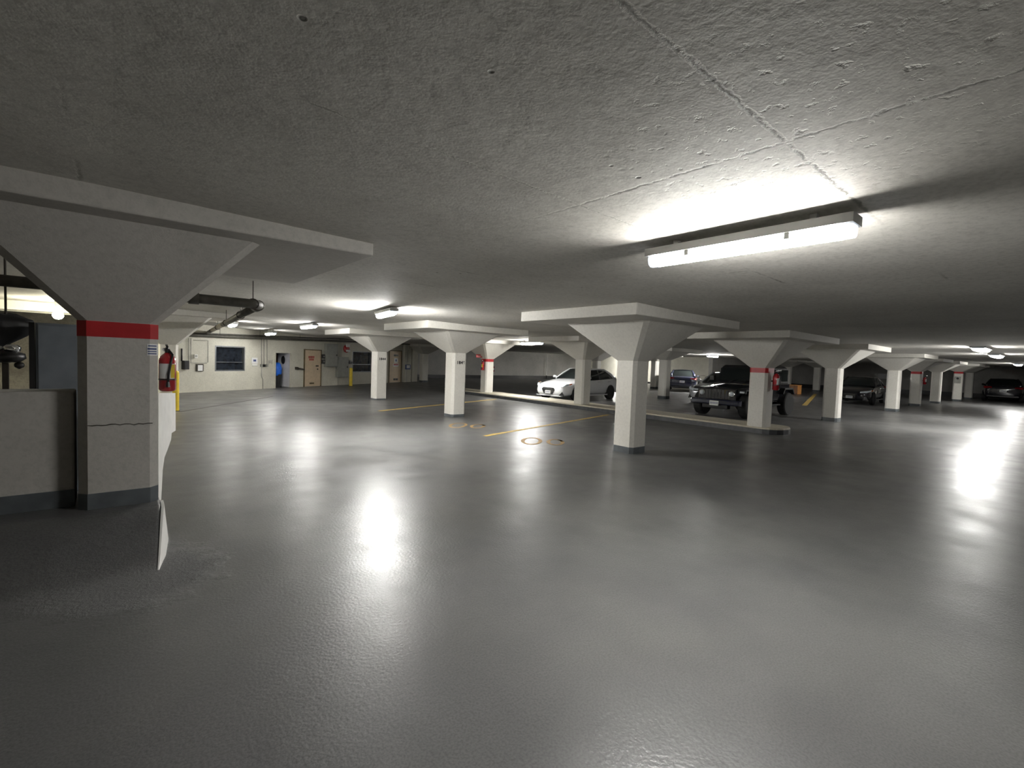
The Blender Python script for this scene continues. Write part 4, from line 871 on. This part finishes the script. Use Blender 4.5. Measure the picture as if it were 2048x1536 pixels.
# ---------------------------------------------------------------- black off-roader
def offroader(loc, rz, label):
    t = empty('off_roader', loc, rz); tag(t, label, 'car', 'parked cars'); K = mBODYK
    B = lambda nm, a, mat, bev=.02, par=t: MB().box(*a).obj(nm, mat, par, local=True, bevel=bev)
    # tub, hood, doors
    B('tub', (-3.35, -.62, -.78, .78, .52, 1.18), K, .04)
    MB().loft([[(.52, -.60, .60), (.52, .60, .60), (.50, .60, .97), (.50, .30, 1.01), (.50, -.30, 1.01), (.50, -.60, .97)], [(-.72, -.74, .56), (-.72, .74, .56), (-.72, .74, 1.08), (-.72, .34, 1.13), (-.72, -.34, 1.13), (-.72, -.74, 1.08)]]).obj('hood', K, t, local=True, bevel=.03)
    g = B('grille', (.50, .56, -.66, .66, .58, .98), K, .03)
    for i in range(7): B('grille_slot', (.555, .568, -.355+i*.118-.036, -.355+i*.118+.036, .64, .93), mBLK, .006, g)
    for s in (1, -1):
        h = MB().lathe([(.105, 0), (.105, .02), (.085, .03)], 22, (.55, s*.53, .81), 'x').obj('headlight', mCHROME, t, local=True)
        MB().lathe([(.085, .025), (.06, .05), (.01, .058)], 20, (.55, s*.53, .81), 'x').obj('lens', mHEADL, h, local=True, smooth=True)
        f = MB().prism([(.46, s*.62, .84), (.40, s*.62, .99), (-.36, s*.62, 1.02), (-.56, s*.62, .80), (-.50, s*.62, .78), (-.34, s*.62, .95), (.34, s*.62, .92), (.38, s*.62, .82)], (0, s*.31, 0)).obj('front_fender', mBLK, t, local=True, bevel=.02)
        B('turn_signal', (.40, .47, min(s*.74, s*.90), max(s*.74, s*.90), .86, .92), mHEADL, .01, f)
        MB().prism([(-2.42, s*.70, .80), (-2.58, s*.70, 1.02), (-3.30, s*.70, 1.02), (-3.46, s*.70, .78), (-3.40, s*.70, .76), (-3.24, s*.70, .95), (-2.62, s*.70, .95), (-2.48, s*.70, .78)], (0, s*.24, 0)).obj('rear_fender', mBLK, t, local=True, bevel=.02)
        d_ = B('front_door', (-1.62, -.76, min(s*.775, s*.80), max(s*.775, s*.80), .56, 1.20), K, .015); B('door_handle', (-1.56, -1.40, min(s*.80, s*.83), max(s*.80, s*.83), 1.05, 1.09), mBLK, .005, d_)
        d_ = B('rear_door', (-2.42, -1.66, min(s*.775, s*.80), max(s*.775, s*.80), .56, 1.20), K, .015); B('door_handle', (-2.36, -2.2, min(s*.80, s*.83), max(s*.80, s*.83), 1.05, 1.09), mBLK, .005, d_)
        B('mirror', (-.92, -.78, min(s*.84, s*1.02), max(s*.84, s*1.02), 1.20, 1.40), mBLK, .03)
        for a, b in ((-1.62, -1.0), (-2.40, -1.68), (-3.28, -2.50)): B('side_window', (a+.03, b-.03, min(s*.70, s*.735), max(s*.70, s*.735), 1.24, 1.68), mCARGL, .01)
        for wx in (0, -3.0): make_wheel(.42, .28, mRIMK, t, wx, s*.80, spokes=5)
        B('fog_lamp', (.66, .70, min(s*.62, s*.72), max(s*.62, s*.72), .49, .57), mHEADL, .02)
        B('side_step', (-2.45, -.5, min(s*.70, s*.86), max(s*.70, s*.86), .38, .43), mBLK, .015)
        B('shock', (-.05, .05, min(s*.52, s*.60), max(s*.52, s*.60), .3, .8), mDRK, .01)
    MB().loft([[(.72, -.86, .44), (.72, .86, .44), (.72, .86, .60), (.72, -.86, .60)], [(.58, -.90, .42), (.58, .90, .42), (.58, .90, .62), (.58, -.90, .62)]]).obj('front_bumper', mBODYB, t, local=True, bevel=.03)
    B('skid_plate', (.45, .66, -.45, .45, .30, .44), mBLK, .02)
    pl = B('licence_plate', (.725, .745, .02-.16, .02+.16, .40, .56), mPLATE, .003)
    for i in range(6): B('plate_mark', (.745, .747, -.10+i*.045, -.08+i*.045, .45, .52), mINK, 0, pl)
    # windshield frame and glass
    wf = lambda x, y, z: (x, y, z)
    MB().loft([[(-.74, -.74, 1.16), (-.74, .74, 1.16), (-1.02, .68, 1.72), (-1.02, -.68, 1.72)], [(-.80, -.74, 1.16), (-.80, .74, 1.16), (-1.08, .68, 1.72), (-1.08, -.68, 1.72)]]).obj('windshield_frame', K, t, local=True, bevel=.02)
    MB().loft([[(-.755, -.64, 1.23), (-.755, .64, 1.23), (-.985, .60, 1.66), (-.985, -.60, 1.66)], [(-.80, -.64, 1.23), (-.80, .64, 1.23), (-1.03, .60, 1.66), (-1.03, -.60, 1.66)]]).obj('windshield', mCARGL, t, local=True)
    for k_ in (-.25, .25): MB().tube([(-.72, k_, 1.20), (-.76, k_+.3, 1.30)], .01, 6).obj('wiper', mBLK, t, local=True)
    MB().loft([[(-1.0, -.72, 1.22), (-3.36, -.74, 1.16), (-3.36, .74, 1.16), (-1.0, .72, 1.22)], [(-1.04, -.70, 1.72), (-3.30, -.68, 1.74), (-3.30, .68, 1.74), (-1.04, .70, 1.72)], [(-1.10, -.62, 1.80), (-3.24, -.60, 1.81), (-3.24, .60, 1.81), (-1.10, .62, 1.80)]]).obj('hard_top', mBLK, t, local=True, bevel=.03)
    B('sun_sticker', (-.80, -.795, .36, .44, 1.28, 1.36), mPAPER, 0) if 0 else None
    sp = MB().lathe([(.25, -.12), (.39, -.12), (.41, -.08), (.41, .08), (.39, .12), (.25, .12)], 26, (-3.52, 0, 1.0), 'x').obj('spare_wheel', mTIRE, t, local=True)
    MB().lathe([(.26, -.10), (.26, .06), (.05, .09)], 20, (-3.52, 0, 1.0), 'x').obj('rim', mRIMK, sp, local=True)
    B('frame_rail', (-3.3, .5, -.40, .40, .40, .56), mBLK, .02); B('rear_bumper', (-3.55, -3.36, -.80, .80, .50, .66), mBLK, .02)
    MB().tube([(0, -.7, .42), (0, .7, .42)], .05, 8).obj('axle', mDRK, t, local=True); MB().tube([(-3, -.7, .42), (-3, .7, .42)], .05, 8).obj('axle', mDRK, t, local=True)
    return t
offroader((9.9*EYE, 4.88*EYE, 0), heading(180-1), 'black boxy off-roader with slotted grille facing the kerb island')

# ---------------------------------------------------------------- bicycles before the bright wall
def bicycle(loc, rz, label, mat):
    t = empty('bicycle', loc, rz); tag(t, label, 'bicycle', 'bicycles by the bright wall'); r = .34
    for x in (-.52, .52):
        w = MB().tube([(x+r*math.cos(a), 0, r+r*math.sin(a)) for a in [i*2*math.pi/24 for i in range(25)]], .02, 6).obj('wheel', mTIRE, t, local=True)
        q = MB()
        for i in range(8): a = i*math.pi/8; q.tube([(x-r*math.cos(a), 0, r-r*math.sin(a)), (x+r*math.cos(a), 0, r+r*math.sin(a))], .003, 4)
        q.obj('spokes', mCHROME, w, local=True)
    q = MB()
    for a, b in (((-.52, 0, r), (-.08, 0, .30)), ((-.08, 0, .30), (-.22, 0, .86)), ((-.08, 0, .30), (.36, 0, .80)), ((-.20, 0, .80), (.34, 0, .86)), ((-.52, 0, r), (-.20, 0, .80))): q.tube([a, b], .018, 7)
    q.obj('frame', mat, t, local=True)
    MB().tube([(.52, 0, r), (.36, 0, .80), (.33, 0, .98)], .018, 7).obj('fork', mat, t, local=True)
    MB().tube([(.38, -.30, 1.04), (.34, -.12, 1.0), (.33, 0, .98), (.34, .12, 1.0), (.38, .30, 1.04)], .014, 6).obj('handlebar', mBLK, t, local=True)
    MB().loft([[(-.36, -.07, .88), (-.36, .07, .88), (-.36, .07, .93), (-.36, -.07, .93)], [(-.10, -.025, .90), (-.10, .025, .90), (-.10, .025, .93), (-.10, -.025, .93)]]).obj('saddle', mBLK, t, local=True, bevel=.01)
    MB().lathe([(.09, -.005), (.09, .005)], 16, (-.08, .03, .30), 'y').obj('chainring', mBLK, t, local=True)
    return t
for i, (px, a, m_, lb) in enumerate(((1397, 20, mBLK, 'leftmost of three bicycles before the bright wall'), (1412, 20, mBODYB, 'middle of three bicycles before the bright wall'), (1428, 20, mBLK, 'rightmost of three bicycles before the bright wall'))):
    d = ray(px, 770); q = d*(21.9/d.x); bicycle((q.x*EYE, q.y*EYE, 0), math.radians(a), lb, m_)
